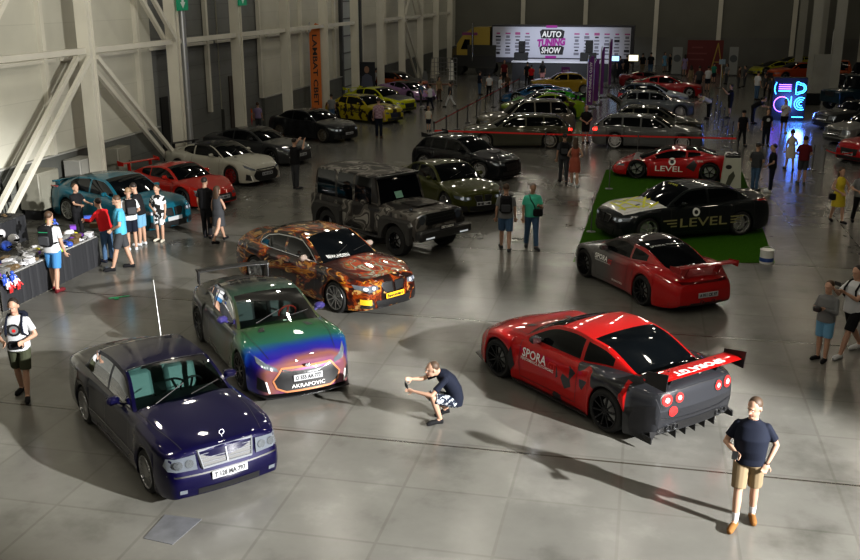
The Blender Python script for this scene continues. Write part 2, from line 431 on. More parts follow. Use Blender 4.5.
def section(S, x):
    """half cross-section of the lower body"""
    w = hw(S, x); gc = S['gc']
    zb = gc + .05*endround(S['xf0']-x, .3)/1 + .12*endround(x-S['xr0'], .4)
    arch = None
    for xw in (S['wb']/2, -S['wb']/2):
        Ra = S['wr']+S['ra']; d = abs(x-xw)
        if d <= Ra+1e-6: arch = S['wr']*1.0+sqrt(max(0, Ra*Ra-d*d))
    if arch: zb = max(zb, arch)
    d = min(S['xf0']-x, x-S['xr0'])
    er = .05*endround(d, .09)
    zc = pch(x, S['top'])-er; zs = min(pch(x, S['sh']), zc-.004)-er*.6
    w -= .05*endround(d, .07)
    # greenhouse base
    yb = ghb(S, x)
    pts = [(0, zb), (.5*w, zb), (w-.16, zb)]
    P = [(0,.965),(.06,.985),(.35,1.),(.62,.992),(.8,.975),(.92,lerp(.945,.975,S['sq'])),(1,lerp(.905,.945,S['sq']))]
    for v in VS:
        pts.append((w*pch(v, P), zb+(zs-zb)*v))
    ys = pts[-1][1] and pts[-1][0]
    for f in (None,.8,.6,.38,.18,0.):
        y = min(yb, ys*.985) if f is None else min(yb, ys*.985)*f
        z = zs+(zc-zs)*(1-(y/ys)**(2.3+2.5*S['sq']))
        pts.append((y, z))
    return pts
NB = 3; NS = len(VS); NT = 6
def ghb(S, x):
    w = S['W']/2*S['ghw']
    t = max(0, (S['xrr']-x)/max(.01, S['xrr']-S['xdk'])) if x < S['xrr'] else 0
    w *= lerp(1, S['ghr'], min(1, t))
    t = max(0, (x-S['xrf'])/(S['xc']-S['xrf'])) if x > S['xrf'] else 0
    w *= lerp(1, .975, min(1, t))
    return w
def archz(S, x):
    return pch(x, S['_ar'])
def stations(S, extra):
    s = set()
    for d in (0,.012,.03,.06,.1,.16,.25,.38,.5): s.add(S['xf0']-d); s.add(S['xr0']+d)
    Ra = S['wr']+S['ra']; n = 14 if S['lod'] >= 1 else 8
    hard = set(extra)
    for xw in (S['wb']/2, -S['wb']/2):
        for k in range(n+1): hard.add(xw+Ra*cos(pi*k/n))
        hard.add(xw+Ra+.006); hard.add(xw-Ra-.006)
    hard = {h for h in hard if S['xr0']+.01 < h < S['xf0']-.01}
    s = {a for a in s if all(abs(a-h) > .012 for h in hard)} | hard | {S['xf0'], S['xr0']}
    s = sorted(s); out = [s[0]]
    for a in s[1:]:
        if a-out[-1] < 1e-4: continue
        g = a-out[-1]; st = .13 if S['lod'] >= 1 else .25
        if g > st:
            k = int(g/st)+1
            for i in range(1, k): out.append(out[-1]*0+a-g+g*i/k)
        out.append(a)
    return out

class Car:
    def __init__(c, spec, name, label, P, ang, matsd, group=None):
        S = dict(BASE); S.update(spec); c.S = S
        S['xf'] = S['wb']/2+S['fo']; S['xr'] = -S['wb']/2-S['ro']
        S['xf0'] = S['xf']-S['bowf']; S['xr0'] = S['xr']+S['bowr']
        if S['hoodx'] is None: S['hoodx'] = S['xf0']-.06
        zf = pch(S['xc'], S['sh'])+.012; zr = pch(S['xdk'], S['sh'])+.012; R = S['H']-S['crown']
        A = [(S['xdk'], zr), (S['xdk']+.10*(S['xrr']-S['xdk']), zr+.11*(R-zr)), (S['xrr']-.28*(S['xrr']-S['xdk']), R-.20*(R-zr)), (S['xrr'], R-.035), (lerp(S['xrr'],S['xrf'],.5), R), (S['xrf'], R-.03),
             (S['xrf']+.2*(S['xc']-S['xrf']), R-.17*(R-zf)), (S['xc']-.08*(S['xc']-S['xrf']), zf+.1*(R-zf)), (S['xc'], zf)]
        S['_ar'] = S['ar'] or A
        c.M = matsd; c.root = thing(name, label, 'car', P, ang, group)
        c.mbs = {}; c.shell()
    def mb(c, n):
        if n not in c.mbs: c.mbs[n] = MB()
        return c.mbs[n]
    def shell(c):
        S = c.S; M = c.M
        ex = [S['xc'], S['xdk'], S['xrf'], S['xrr']]+[v for d in S['doors'] for v in d]+[v for d in S['wins'] for v in d]+[S['hoodx'], S['xc']+.03, S['xdk']-.03]
        ex = sorted(set(round(v, 4) for v in ex))
        XS = stations(S, ex); secs = [section(S, x) for x in XS]
        nP = len(secs[0])
        def emit(part, quad, mi=0):
            for sg in (1, -1):
                vs = [warp(S, x, y, z) for x, y, z in quad]
                vs = [(a, b*sg, d) for a, b, d in vs]
                c.acc.setdefault(part, []).append((vs if sg == 1 else vs[::-1], mi))
        c.acc = {}
        for i in range(len(XS)-1):
            x0, x1 = XS[i], XS[i+1]; xm = (x0+x1)/2
            cabin = S['xdk'] < xm < S['xc']
            for j in range(nP-1):
                a, b = secs[i][j], secs[i][j+1]; d, e = secs[i+1][j+1], secs[i+1][j]
                q = [(x0,*a), (x1,*e), (x1,*d), (x0,*b)]
                if j < NB: emit('underside', q); continue
                if j < NB+NS-1:
                    v = VS[j-NB+1]
                    if v <= S['trimv']+1e-6: emit('sill', q)
                    elif v > .1 and any(p < xm < r for p, r in S['doors']): emit('door', q)
                    else: emit('body', q)
                    continue
                if j == NB+NS-1: emit('body', q); continue     # ledge
                if cabin:
                    continue
                if xm > S['xc'] and xm < S['hoodx']: emit('hood', q)
                elif xm < S['xdk'] and xm > S['xr0']+.06: emit('trunk', q)
                else: emit('body', q)
        # end caps
        for i, sg in ((0,-1), (len(XS)-1,1)):
            sec = secs[i]; x = XS[i]; K = 10
            for j in range(NB-1+0, nP-1):
                a, b = sec[j], sec[j+1]
                for k in range(K):
                    f0, f1 = 1-k/K, 1-(k+1)/K
                    emit('body', [(x, a[0]*f0, a[1]), (x, a[0]*f1, a[1]), (x, b[0]*f1, b[1]), (x, b[0]*f0, b[1])])
        # greenhouse
        X2 = [x for x in XS if S['xdk']-1e-6 <= x <= S['xc']+1e-6]
        G = []
        for x in X2:
            yb = ghb(S, x); sec = section(S, x); k = NB+NS; yb, zb = sec[k]
            za = max(archz(S, x), zb); h = za-zb; yt = yb-h*S['tum']
            m = min(.025, h*.3); mt = min(.05, h*.35)
            hs = [0, m, m+(h-m-mt)*.33, m+(h-m-mt)*.66, h-mt, h]
            row = []
            for q in hs:
                t = q/h if h > 1e-6 else 0
                row.append((x, yb+(yt-yb)*t+.018*sin(pi*t)*(h/.4), zb+q))
            # crown
            if x >= S['xrf']: t = (x-S['xrf'])/(S['xc']-S['xrf']); cr = lerp(S['crown'], max(.02, pch(S['xc'], S['top'])-zb), t); bw = S['wbow']*t
            elif x <= S['xrr']: t = (S['xrr']-x)/(S['xrr']-S['xdk']); cr = lerp(S['crown'], max(.015, pch(S['xdk'], S['top'])-zb), t); bw = -S['wbow']*.6*t
            else: cr = S['crown']; bw = 0
            ye = row[-1][1]
            for u in (S['pill'],.75,.5,.25,0.):
                row.append((x+bw*(1-u*u), ye*u, row[5][2]+cr*(1-u**2.4)))
            G.append((row, h))
        for i in range(len(X2)-1):
            (r0, h0), (r1, h1) = G[i], G[i+1]; xm = (X2[i]+X2[i+1])/2
            for j in range(len(r0)-1):
                q = [r0[j], r1[j], r1[j+1], r0[j+1]]; part = 'roof'
                if j < 5:
                    part = 'window_frame'
                    if 1 <= j <= 3:
                        for wi, (a, b) in enumerate(S['wins']):
                            if a-1e-6 < xm < b+1e-6 and min(h0, h1) > .09: part = 'side_window_%d' % wi
                    if part == 'window_frame' and (X2[i+1] <= S['xrr'] or j < 4): part = 'pillar'
                    elif part == 'window_frame': part = 'roof'
                elif j == 5: part = 'roof' if S['xrr'] < xm < S['xrf'] else 'pillar'
                else:
                    if xm > S['xrf']: part = 'windshield'
                    elif xm < S['xrr']: part = 'rear_window' if S.get('rearglass', 1) else 'roof'
                for sg in (1,-1):
                    pn = part
                    if part.startswith('side_window'): pn = part+('l' if sg == 1 else 'r')
                    vs = [(a, b*sg, d) for a, b, d in q]
                    c.acc.setdefault(pn, []).append((vs if sg == 1 else vs[::-1], 0))
        # merge into meshes
        allv, allf = [], []
        c.parts = {}
        for part, qs in c.acc.items():
            vs = []; fs = []; idx = {}
            for q, mi in qs:
                f = []
                for v in q:
                    k = (round(v[0], 4), round(v[1], 4), round(v[2], 4))
                    if k not in idx: idx[k] = len(vs); vs.append(v)
                    f.append(idx[k])
                f2 = []
                for a in f:
                    if a not in f2: f2.append(a)
                if len(f2) >= 3: fs.append(tuple(f2))
            c.parts[part] = (vs, fs)
            if part != 'underside':
                o = len(allv); allv += vs; allf += [tuple(a+o for a in f) for f in fs]
        c.bvh = BVHTree.FromPolygons([Vector(v) for v in allv], allf)
        c.allv, c.allf = allv, allf
        # emit objects: body carries doors/hood as their own parts
        doors = c.parts.pop('door', None)
        if doors:
            for di, (a, b) in enumerate(S['doors']):
                for sg in (1,-1):
                    mb = MB(); fs = [f for f in doors[1] if a <= sum(doors[0][k][0] for k in f)/len(f) <= b and sg*sum(doors[0][k][1] for k in f) > 0]
                    c.sub(mb, doors[0], fs); c.fin('door', mb, M.get('door', M['body']))
        for part, (vs, fs) in c.parts.items():
            mb = MB(); c.sub(mb, vs, fs)
            if part.startswith('side_window'): c.fin('side_window', mb, S['glass'])
            elif part in ('windshield', 'rear_window'): c.fin(part, mb, M.get(part, S['glass']) if part != 'windshield' else S['glass'])
            elif part == 'underside': c.fin('underbody', mb, BLACK)
            elif part == 'sill': c.fin('side_skirt', mb, TRIM)
            elif part == 'trunk': c.fin('trunk_lid', mb, M.get('trunk', M['body']))
            elif part == 'pillar': c.fin('pillar_frame', mb, M.get('pillar', M['body']))
            elif part == 'roof': c.fin('roof', mb, M.get('roof', M['body']))
            elif part == 'hood': c.fin('hood', mb, M.get('hood', M['body']))
            else: c.fin('body', mb, M['body'])
        del c.acc, c.parts
    def sub(c, mb, vs, fs):
        use = sorted({k for f in fs for k in f}); mp = {k: i for i, k in enumerate(use)}
        mb.add([vs[k] for k in use], [tuple(mp[k] for k in f) for f in fs])
    def fin(c, name, mb, m, sharp=50):
        if not mb.f: return None
        return mb.build(name, m, c.root, smooth=sharp, fix=False)
    # -- projection of flat shapes on the shell
    def cast(c, o, d, off):
        h = c.bvh.ray_cast(Vector(o), Vector(d))
        if h[0] is None: return None
        return h[0]-Vector(d).normalized()*off
    def project(c, vs, fs, fr, m, name, off=.006, parent=None, cuts=0, smooth=40, thick=0.):
        """fr=(origin,U,V,dir): 2-D points -> rays -> points on the body"""
        O, U, V, D = [Vector(a) for a in fr]
        bm = bmesh.new(); bv = [bm.verts.new((x, y, 0)) for x, y in vs]
        for f in fs:
            try: bm.faces.new([bv[i] for i in f])
            except Exception: pass
        if cuts:
            bmesh.ops.triangulate(bm, faces=bm.faces[:])
            for _ in range(cuts):
                bmesh.ops.subdivide_edges(bm, edges=bm.edges[:], cuts=1, use_grid_fill=True)
        miss = []; tot = Vector(); n = 0; res = {}
        for v in bm.verts:
            o = O+U*v.co.x+V*v.co.y; p = c.cast(o, D, off)
            if p is None: miss.append((v, o))
            else: v.co = p; tot += p; n += 1
        if n == 0: bm.free(); return None
        dm = (tot/n).dot(D)
        for v, o in miss: v.co = o+D*(dm-o.dot(D))
        if thick:
            pass
        bmesh.ops.recalc_face_normals(bm, faces=bm.faces)
        for f in bm.faces:
            f.normal_update()
        # face outwards
        s = sum(f.normal.dot(D)*f.calc_area() for f in bm.faces)
        if s > 0: bmesh.ops.reverse_faces(bm, faces=bm.faces[:])
        me = bpy.data.meshes.new(name); bm.to_mesh(me); bm.free(); me.materials.append(m)
        if smooth: shade(me, smooth)
        return link(name, me, parent or c.root)
    def patch(c, name, poly, fr, m, off=.006, cuts=2, parent=None):
        return c.project(poly, [tuple(range(len(poly)))], fr, m, name, off, parent, cuts)
    def frame(c, side, tilt=0.):
        S = c.S
        return {'front': ((S['xf']+1, 0, 0), (0,1,0), (0,0,1), (-1,0,0)), 'rear': ((S['xr']-1, 0, 0), (0,-1,0), (0,0,1), (1,0,0)),
                'left': ((0, 2.5, 0), (1,0,0), (0,0,1), (0,-1,0)), 'right': ((0, -2.5, 0), (1,0,0), (0,0,1), (0,1,0)), 'top': ((0,0,3), (1,0,0), (0,1,0), (0,0,-1)),
                'fl': ((S['xf']+1, 0, 0), (0,1,0), (0,0,1), (-1,0,0))}[side]
    def pair(c, name, poly, side, m, off=.006, cuts=2):
        for sg in (1,-1): c.patch(name, [(x*sg, y) for x, y in poly][::sg], c.frame(side), m, off, cuts)
    def sidepair(c, name, poly, m, off=.006, cuts=2):
        for sd in ('left', 'right'): c.patch(name, poly, c.frame(sd), m, off, cuts)
    def text(c, name, body, side, x, z, w, h, m, off=.008, shear=0., bold=0., rot=0., spacing=1., cuts=0):
        vs, fs = textmb(body, 1., bold, shear, spacing)
        X = [v[0] for v in vs]; Y = [v[1] for v in vs]; cx, cy = (min(X)+max(X))/2, (min(Y)+max(Y))/2
        kx, ky = w/(max(X)-min(X)), h/(max(Y)-min(Y)); fl = 1
        if side == 'left': fl = -1                      # reads left to right from outside
        q = []
        for a, b in vs:
            a, b = (a-cx)*kx*fl, (b-cy)*ky
            q.append((x+a*cos(rot)-b*sin(rot), z+a*sin(rot)+b*cos(rot)))
        return c.project(q, fs, c.frame(side), m, name, off, None, cuts, 0)
    def stripe(c, name, pts, side, m, w=.012, off=.005, closed=False):
        """thin line along a 2-D polyline"""
        P = []
        for (a, b) in zip(pts, pts[1:]):
            k = max(1, int(math.dist(a, b)/.08))
            for i in range(k): P.append((lerp(a[0], b[0], i/k), lerp(a[1], b[1], i/k)))
        P.append(pts[-1]); vs = []; fs = []
        for i, p in enumerate(P):
            a = P[max(0, i-1)]; b = P[min(len(P)-1, i+1)]; d = Vector((b[0]-a[0], b[1]-a[1])).normalized(); n = Vector((-d.y, d.x))*w/2
            vs += [(p[0]+n.x, p[1]+n.y), (p[0]-n.x, p[1]-n.y)]
            if i: fs.append((2*i-2, 2*i-1, 2*i+1, 2*i))
        return c.project(vs, fs, c.frame(side), m, name, off)
    # -- fittings
    def wheels(c, rim=None, style=None):
        S = c.S; r = S['wr']; t = S['wt']; rm = rim or S['rim']; rr = r*S['rimr']; seg = 32 if S['lod'] >= 1 else 18
        key = ('wheel', r, t, rm.name, S['spokes'], S['rimr'], S['lod'])
        if key not in WH:
            tb = MB(); pr = [(rr-.01,-t/2+.02),(rr+.005,-t/2+.005),(r-.035,-t/2),(r-.008,-t/2+.03),(r,-t/2+.06),(r,t/2-.06),(r-.008,t/2-.03),(r-.035,t/2),(rr+.005,t/2-.005),(rr-.01,t/2-.02)]
            tb.lathe(pr, (0,0,0), 'y', seg, closed=True)
            tyre = tb.mesh('tire', RUBBER); shade(tyre, 40)
            rb = MB(); y = t/2
            rb.lathe([(rr+.006,y-.004),(rr+.004,y+.004),(rr-.012,y+.002),(rr-.022,y-.02),(rr-.03,-t/2+.02),(rr-.03,-t/2+.0)], (0,0,0), 'y', seg)
            rb.lathe([(.001,y-.015),(.03,y-.014),(.045,y-.025),(.05,y-.06)], (0,0,0), 'y', 12)
            n = S['spokes']
            for k in range(n):
                a = 2*pi*k/n; d = Vector((cos(a), 0, sin(a)))
                rb.bar(d*.035+Vector((0,y-.03,0)), d*(rr-.012)+Vector((0,y-.018,0)), .26/n*rr*2.2 if n <= 6 else .028, .03, up=(0,1,0))
            rimm = rb.mesh('rim', rm); shade(rimm, 35)
            bb = MB().lathe([(.001,0),(rr*.72,0),(rr*.72,-.025),(.001,-.025)], (0,.02,0), 'y', 20); brake = bb.mesh('brake_disc', STEEL if S['lod'] >= 1 else BLACK)
            back = MB().lathe([(.001,0),(rr-.02,0)], (0,-.03,0), 'y', 20).mesh('wheel_back', BLACK)
            WH[key] = (tyre, rimm, brake)
        tyre, rimm, brake = WH[key]
        for xw in (S['wb']/2, -S['wb']/2):
            for sg in (1,-1):
                w = hw(S, xw)
                o = link('wheel', tyre, c.root); o.location = (xw, sg*(w-t/2-.012+S['wout']), r); o.rotation_euler = (0, random.uniform(0,1), 0 if sg == 1 else pi)
                a = link('rim', rimm, o); link('brake_disc', brake, o)
    def mirrors(c, m=None, z=None):
        S = c.S; x = S['xc']-.42; yb = ghb(S, x); z = z or pch(x, S['sh'])+.11
        for sg in (1,-1):
            mb = MB(); mb.box((x, sg*(yb+.14), z), (.13,.2,.13), rotz(-sg*.15), 0, .045)
            mb.bar((x+.02, sg*(yb-.02), z-.09), (x+.01, sg*(yb+.1), z-.02), .06, .03)
            o = mb.build('side_mirror', m or c.M.get('mirror', c.M['body']), c.root)
            MB().box((x-.066, sg*(yb+.14), z), (.004,.16,.1), rotz(-sg*.15)).build('mirror_glass', CHROME, o)
    def plate(c, side, z, txt, m=PLATE, y=0., w=.52, dx=.02, ink=INK):
        S = c.S; sg = 1 if side == 'front' else -1
        h = c.bvh.ray_cast(Vector(((S['xf']+1) if sg > 0 else (S['xr']-1), y, z)), Vector((-sg,0,0)))
        x = h[0].x if h[0] else (S['xf'] if sg > 0 else S['xr'])
        x += sg*dx
        o = MB().box((x, y, z), (.012, w, .115), None, 0, .004).build('license_plate', m, c.root)
        if txt: text_on('plate_number', txt, .1, (x+sg*.008, y, z), (0,sg,0), (0,0,1), ink, o, w=w*.88, h=.075, bold=.004)
    def seams(c, m=TRIM):
        S = c.S
        for sd in ('left', 'right'):
            for (a, b) in S['doors']:
                z0 = S['gc']+.1
                c.stripe('door_seam', [(a, pch(a, S['sh'])-.01), (a+.01, z0+.25), (a+.02, z0), (b-.03, z0), (b, z0+.25), (b, pch(b, S['sh'])-.01)], sd, m, .009)
                c.patch('door_handle', [(a+.1, pch(a, S['sh'])-.13), (a+.26, pch(a, S['sh'])-.13), (a+.26, pch(a, S['sh'])-.10), (a+.1, pch(a, S['sh'])-.10)], c.frame(sd), c.M.get('handle', c.M['body']), .02, 0)
        yh = ghb(S, S['xc'])*.93
        for sg in (1,-1):
            c.stripe('hood_seam', [(S['xc']+.02, sg*yh), (lerp(S['xc'], S['xf0'], .5), sg*yh*.96), (S['xf0']-.12, sg*yh*.82)], 'top', m, .010)
    def wipers(c):
        S = c.S
        for y0 in (.1, -.45):
            vs = []
            mb = MB(); a = c.cast((S['xc']+.05, y0, 2), (0,0,-1), .015); b = c.cast((S['xc']-.13, y0+.5, 2), (0,0,-1), .02)
            if a and b: mb.tube([a, b], .008, 6).build('wiper', BLACK, c.root)
    def interior(c, seatm, dashm=BLACK, wheelm=BLACK, rows=(0.05,), left=True):
        S = c.S
        zf = .28
        MB().box((S['xc']*.5+S['xdk']*.5, 0, zf), (S['xc']-S['xdk']-.1, S['W']*.8, .03)).build('cabin_floor', BLACK, c.root)
        zb = pch(S['xc'], S['sh'])
        MB().box((S['xc']-.32, 0, zb-.13), (.5, S['W']*.80, .24), None, 0, .06).build('dashboard', dashm, c.root)
        for x in rows:
            for sg in (1,-1):
                mb = MB(); y = sg*S['W']*.2
                mb.box((x, y, .5), (.52,.5,.18), None, 0, .05)
                R = Matrix.Rotation(-.28, 3, 'Y')
                mb.box((x-.30, y, .82), (.15,.5,.62), R, 0, .06); mb.box((x-.41, y, 1.18), (.1,.26,.17), R, 0, .04)
                mb.build('seat', seatm, c.root)
        R = Matrix.Rotation(-1.1, 3, 'Y'); sw = MB(); o = Vector((S['xc']-.62, (.36 if left else -.36), zb+.0))
        pts = [o+R@Vector((.17*cos(a), .17*sin(a), 0)) for a in [2*pi*k/20 for k in range(21)]]
        sw.tube(pts, .016, 6, cap=False); sw.bar(o+R@Vector((-.16,0,0)), o+R@Vector((.16,0,0)), .03, .02); sw.build('steering_wheel', wheelm, c.root)
    def wing(c, x, z, span, chord, m, foot, thick=.025, endp=None, rise=.0, mount=.5):
        """x,z centre of the blade"""
        mb = MB(); n = 12; P = []
        prof = [(-.5,.0),(-.3,-.5),(.1,-.7),(.5,-.2),(.5,.2),(.1,.5),(-.3,.45)]
        for i in range(n+1):
            y = lerp(-span/2, span/2, i/n); k = 1-(2*abs(y)/span)**4*.0
            P.append([(x+p*chord*k, y, z+q*thick*2-rise*(2*y/span)**2) for p, q in prof])
        vs = [p for r in P for p in r]; m7 = len(prof); fs = []
        for i in range(n):
            for j in range(m7): fs.append((i*m7+j, i*m7+(j+1)%m7, (i+1)*m7+(j+1)%m7, (i+1)*m7+j))
        fs += [tuple(range(m7)), tuple(n*m7+j for j in range(m7))]
        mb.add(vs, fs); o = mb.build('rear_wing', m, c.root)
        for sg in (1,-1):
            y = sg*span*mount
            MB().bar((foot[0], y, foot[1]), (x+.02, y, z-rise*(2*mount)**2), .03, .14, up=(1,0,0)).build('wing_stand', c.M.get('stand', m), o)
        if endp:
            for sg in (1,-1): MB().prism([(-chord*.6,-endp*.6),(chord*.6,-endp*.5),(chord*.55,endp*.3),(-chord*.7,endp*.6)], lambda p, h: (x+p[0], sg*(span/2+h), z-rise+p[1]), 0, .012).build('end_plate', c.M.get('endplate', m), o)
        return o
    def exhausts(c, ys, z, r=.045, m=CHROME):
        S = c.S
        for y in ys:
            x = S['xr']+.02
            h = c.bvh.ray_cast(Vector((S['xr']-1, y, z)), Vector((1,0,0)))
            if h[0]: x = h[0].x
            MB().lathe([(r,.08),(r,-.04),(r*.85,-.04),(r*.8,.05),(.001,.05)], (x,y,z), 'x', 16).build('exhaust_tip', m, c.root)
    def splitter(c, m=BLACK, out=.06, z=.12):
        S = c.S; pts = []
        for k in range(-8, 9):
            y = k/8*S['W']/2*(1-S['planf'][1])*1.0; xx = S['xf0']+S['bowf']*(1-(y/(S['W']/2))**2)+out-pol(z, S['sf'])
            pts.append((xx, y))
        for sg in (1,):
            pts2 = pts+[(S['xf0']-.35, S['W']/2*.97), (S['xf0']-.35, -S['W']/2*.97)]
            MB().prism(pts2, lambda p, h: (p[0], p[1], h), z, z+.02).build('front_splitter', m, c.root)
WH = {}

def place(front, rear, side, wb, W):
    """ground position and heading of a car from where its two visible tyres stand; side 'l' or 'r' is the car's visible flank"""
    a = floor_at(*front); b = floor_at(*rear); d = (a-b).normalized(); ang = atan2(d.y, d.x)
    n = Vector((-d.y, d.x, 0)); mid = (a+b)/2
    return mid+n*((W/2-.03)*(-1 if side == 'l' else 1)), ang
# ---------------------------------------------------------------- shapes of the cars
SEDAN_OLD = dict(sq=1., W=1.76, H=1.40, wb=2.80, fo=.86, ro=1.10, wr=.315, wt=.235, gc=.14, ra=.03, xc=.74, xrf=.12, xrr=-1.02, xdk=-1.55, tum=.36, ghw=.89, ghr=.97,
    top=[(-2.5,.90),(-2.3,.955),(-1.55,1.0),(.74,1.0),(1.4,.955),(2.1,.85),(2.26,.78)], sh=[(-2.5,.84),(-1.5,.90),(.7,.905),(1.7,.84),(2.26,.74)],
    wins=[(-1.30,-.36),(-.28,.60)], doors=[(-1.12,-.30),(-.30,.74)], planf=(.45,.14), planr=(.4,.12), bowf=.09, bowr=.07, sf=[(.2,.03),(.35,0),(.5,.02),(.56,.07),(.8,.10)], sr=[(.2,.04),(.5,0),(.56,.05),(.9,.07)],
    spokes=18, rimr=.74, wbow=.10, crown=.04, flare=(.02,.02))
GTR = dict(W=1.88, H=1.37, wb=2.78, fo=.93, ro=1.0, wr=.352, wt=.28, gc=.13, ra=.03, xc=.84, xrf=.06, xrr=-.72, xdk=-1.74, tum=.40, ghw=.86, ghr=.80,
    top=[(-2.4,.97),(-2.2,1.02),(-1.74,1.03),(.84,.985),(1.5,.90),(2.0,.78),(2.32,.66)], sh=[(-2.4,.90),(-1.4,.95),(-.4,.90),(.84,.90),(1.4,.885),(2.0,.74),(2.32,.60)],
    wins=[(-1.25,-.66),(-.58,.64)], doors=[(-.66,.80)], planf=(.62,.20), planr=(.5,.14), bowf=.17, bowr=.10, sf=[(.1,-.02),(.2,.0),(.35,.03),(.55,.04),(.7,.14)], sr=[(.1,.12),(.25,.04),(.6,0),(.85,.02),(1,.06)],
    spokes=10, rimr=.74, flare=(.025,.04), crown=.045)
P911 = dict(W=1.82, H=1.27, wb=2.457, fo=1.0, ro=1.10, wr=.345, wt=.29, gc=.12, ra=.03, xc=.86, xrf=.22, xrr=-.42, xdk=-1.66, tum=.42, ghw=.84, ghr=.74,
    top=[(-2.35,.62),(-2.2,.78),(-1.9,.88),(-1.66,.92),(.86,.90),(1.5,.76),(2.0,.64),(2.2,.56)], sh=[(-2.35,.56),(-2.0,.74),(-1.3,.90),(-.5,.84),(.86,.83),(1.25,.84),(1.8,.70),(2.2,.52)],
    wins=[(-.98,-.50),(-.44,.70)], doors=[(-.56,.72)], planf=(.85,.30), planr=(.7,.22), bowf=.20, bowr=.16, sf=[(.1,0),(.3,.0),(.6,.12)], sr=[(.1,.06),(.3,.0),(.55,.02),(.9,.16)],
    spokes=10, rimr=.76, flare=(.04,.07), crown=.05)
M5 = dict(W=1.90, H=1.46, wb=2.97, fo=.90, ro=1.10, wr=.352, wt=.27, gc=.14, ra=.03, xc=.86, xrf=.10, xrr=-1.02, xdk=-1.82, tum=.38, ghw=.88, ghr=.88,
    top=[(-2.6,1.05),(-2.4,1.11),(-1.82,1.12),(.86,1.04),(1.5,.965),(2.1,.86),(2.38,.74)], sh=[(-2.6,.90),(-1.7,.99),(-.5,.95),(.86,.925),(1.6,.88),(2.1,.79),(2.38,.68)],
    wins=[(-1.42,-.47),(-.39,.64)], doors=[(-1.20,-.42),(-.42,.78)], planf=(.65,.24), planr=(.5,.16), bowf=.18, bowr=.10, sf=[(.1,.03),(.25,0),(.5,.01),(.72,.06),(.8,.12)], sr=[(.1,.08),(.3,0),(.6,.0),(.9,.05)],
    spokes=10, rimr=.76, flare=(.02,.03), crown=.045)
WAGON = dict(M5, W=1.93, wb=2.93, fo=.93, ro=1.08, H=1.46, xrr=-1.75, xdk=-2.28, ghr=.90, xc=.88, tum=.34, rimr=.80,
    top=[(-2.55,.92),(-2.40,.99),(-2.28,1.02),(.88,1.03),(1.5,.96),(2.1,.86),(2.38,.72)], sh=[(-2.55,.86),(-1.7,.97),(.86,.92),(1.6,.88),(2.1,.79),(2.38,.66)],
    wins=[(-2.02,-1.22),(-1.14,-.42),(-.34,.66)], doors=[(-1.24,-.38),(-.38,.80)], bowr=.08, spokes=5, flare=(.035,.04), planr=(.35,.10))
HATCH = dict(M5, W=1.86, wb=2.62, fo=.88, ro=.78, H=1.44, xrr=-1.35, xdk=-1.92, xc=.80, xrf=.02, wins=[(-1.62,-1.1),(-1.02,-.42),(-.34,.6)], doors=[(-1.05,-.38),(-.38,.72)],
    top=[(-2.2,.90),(-2.0,1.02),(-1.92,1.04),(.80,1.03),(1.4,.95),(1.9,.83),(2.1,.72)], sh=[(-2.2,.84),(-1.4,.97),(.8,.92),(1.4,.87),(1.85,.77),(2.1,.64)], bowf=.16, bowr=.07, planr=(.35,.12), flare=(.04,.04))
COUPE = dict(M5, W=1.88, wb=2.81, fo=.84, ro=1.02, H=1.39, xrr=-.9, xdk=-1.78, xc=.82, xrf=.08, ghr=.84, wins=[(-1.22,-.68),(-.60,.64)], doors=[(-.66,.78)],
    top=[(-2.45,.92),(-2.25,1.0),(-1.78,1.05),(.82,1.0),(1.5,.93),(2.0,.82),(2.2,.70)], sh=[(-2.45,.86),(-1.5,.97),(-.5,.91),(.82,.90),(1.5,.86),(2.0,.76),(2.2,.62)], flare=(.03,.05))
SUPER = dict(W=1.90, H=1.15, wb=2.62, fo=.98, ro=.92, wr=.345, wt=.30, gc=.11, ra=.03, xc=1.12, xrf=.10, xrr=-.42, xdk=-1.55, tum=.50, ghw=.82, ghr=.78,
    top=[(-2.25,.80),(-2.0,.92),(-1.55,.94),(-.6,.86),(1.12,.74),(1.7,.62),(2.3,.42)], sh=[(-2.25,.74),(-1.4,.90),(-.5,.80),(1.12,.68),(1.45,.70),(1.9,.56),(2.3,.36)],
    wins=[(-.95,-.50),(-.42,.80)], doors=[(-.50,.82)], planf=(.9,.30), planr=(.4,.12), bowf=.22, bowr=.08, sf=[(.1,0),(.25,.0),(.5,.2)], sr=[(.1,.14),(.3,.04),(.7,0),(.9,.06)],
    spokes=5, rimr=.78, flare=(.03,.06), crown=.035)
OFFROAD = dict(sq=1., W=1.84, H=2.02, wb=2.85, fo=.72, ro=.88, wr=.41, wt=.30, gc=.46, ra=.07, xc=.66, xrf=.42, xrr=-2.05, xdk=-2.13, tum=.10, ghw=.955, ghr=1.0,
    top=[(-2.3,1.20),(.66,1.285),(1.5,1.265),(2.1,1.225)], sh=[(-2.3,1.17),(.66,1.19),(1.5,1.175),(2.1,1.14)], ar=[(-2.13,1.19),(-2.08,1.89),(-2.0,1.95),(-1.0,1.97),(.36,1.96),(.44,1.91),(.655,1.21),(.66,1.205)],
    wins=[(-1.98,-1.18),(-1.08,-.42),(-.32,.36)], doors=[(-1.12,-.36),(-.36,.62)], planf=(.12,.04), planr=(.1,.03), bowf=.02, bowr=.01, sf=[(0,0),(2,0)], sr=[(0,0),(2,0)],
    spokes=6, rimr=.56, wbow=.02, crown=.05, flare=(0,0), pill=.9, wout=.06)

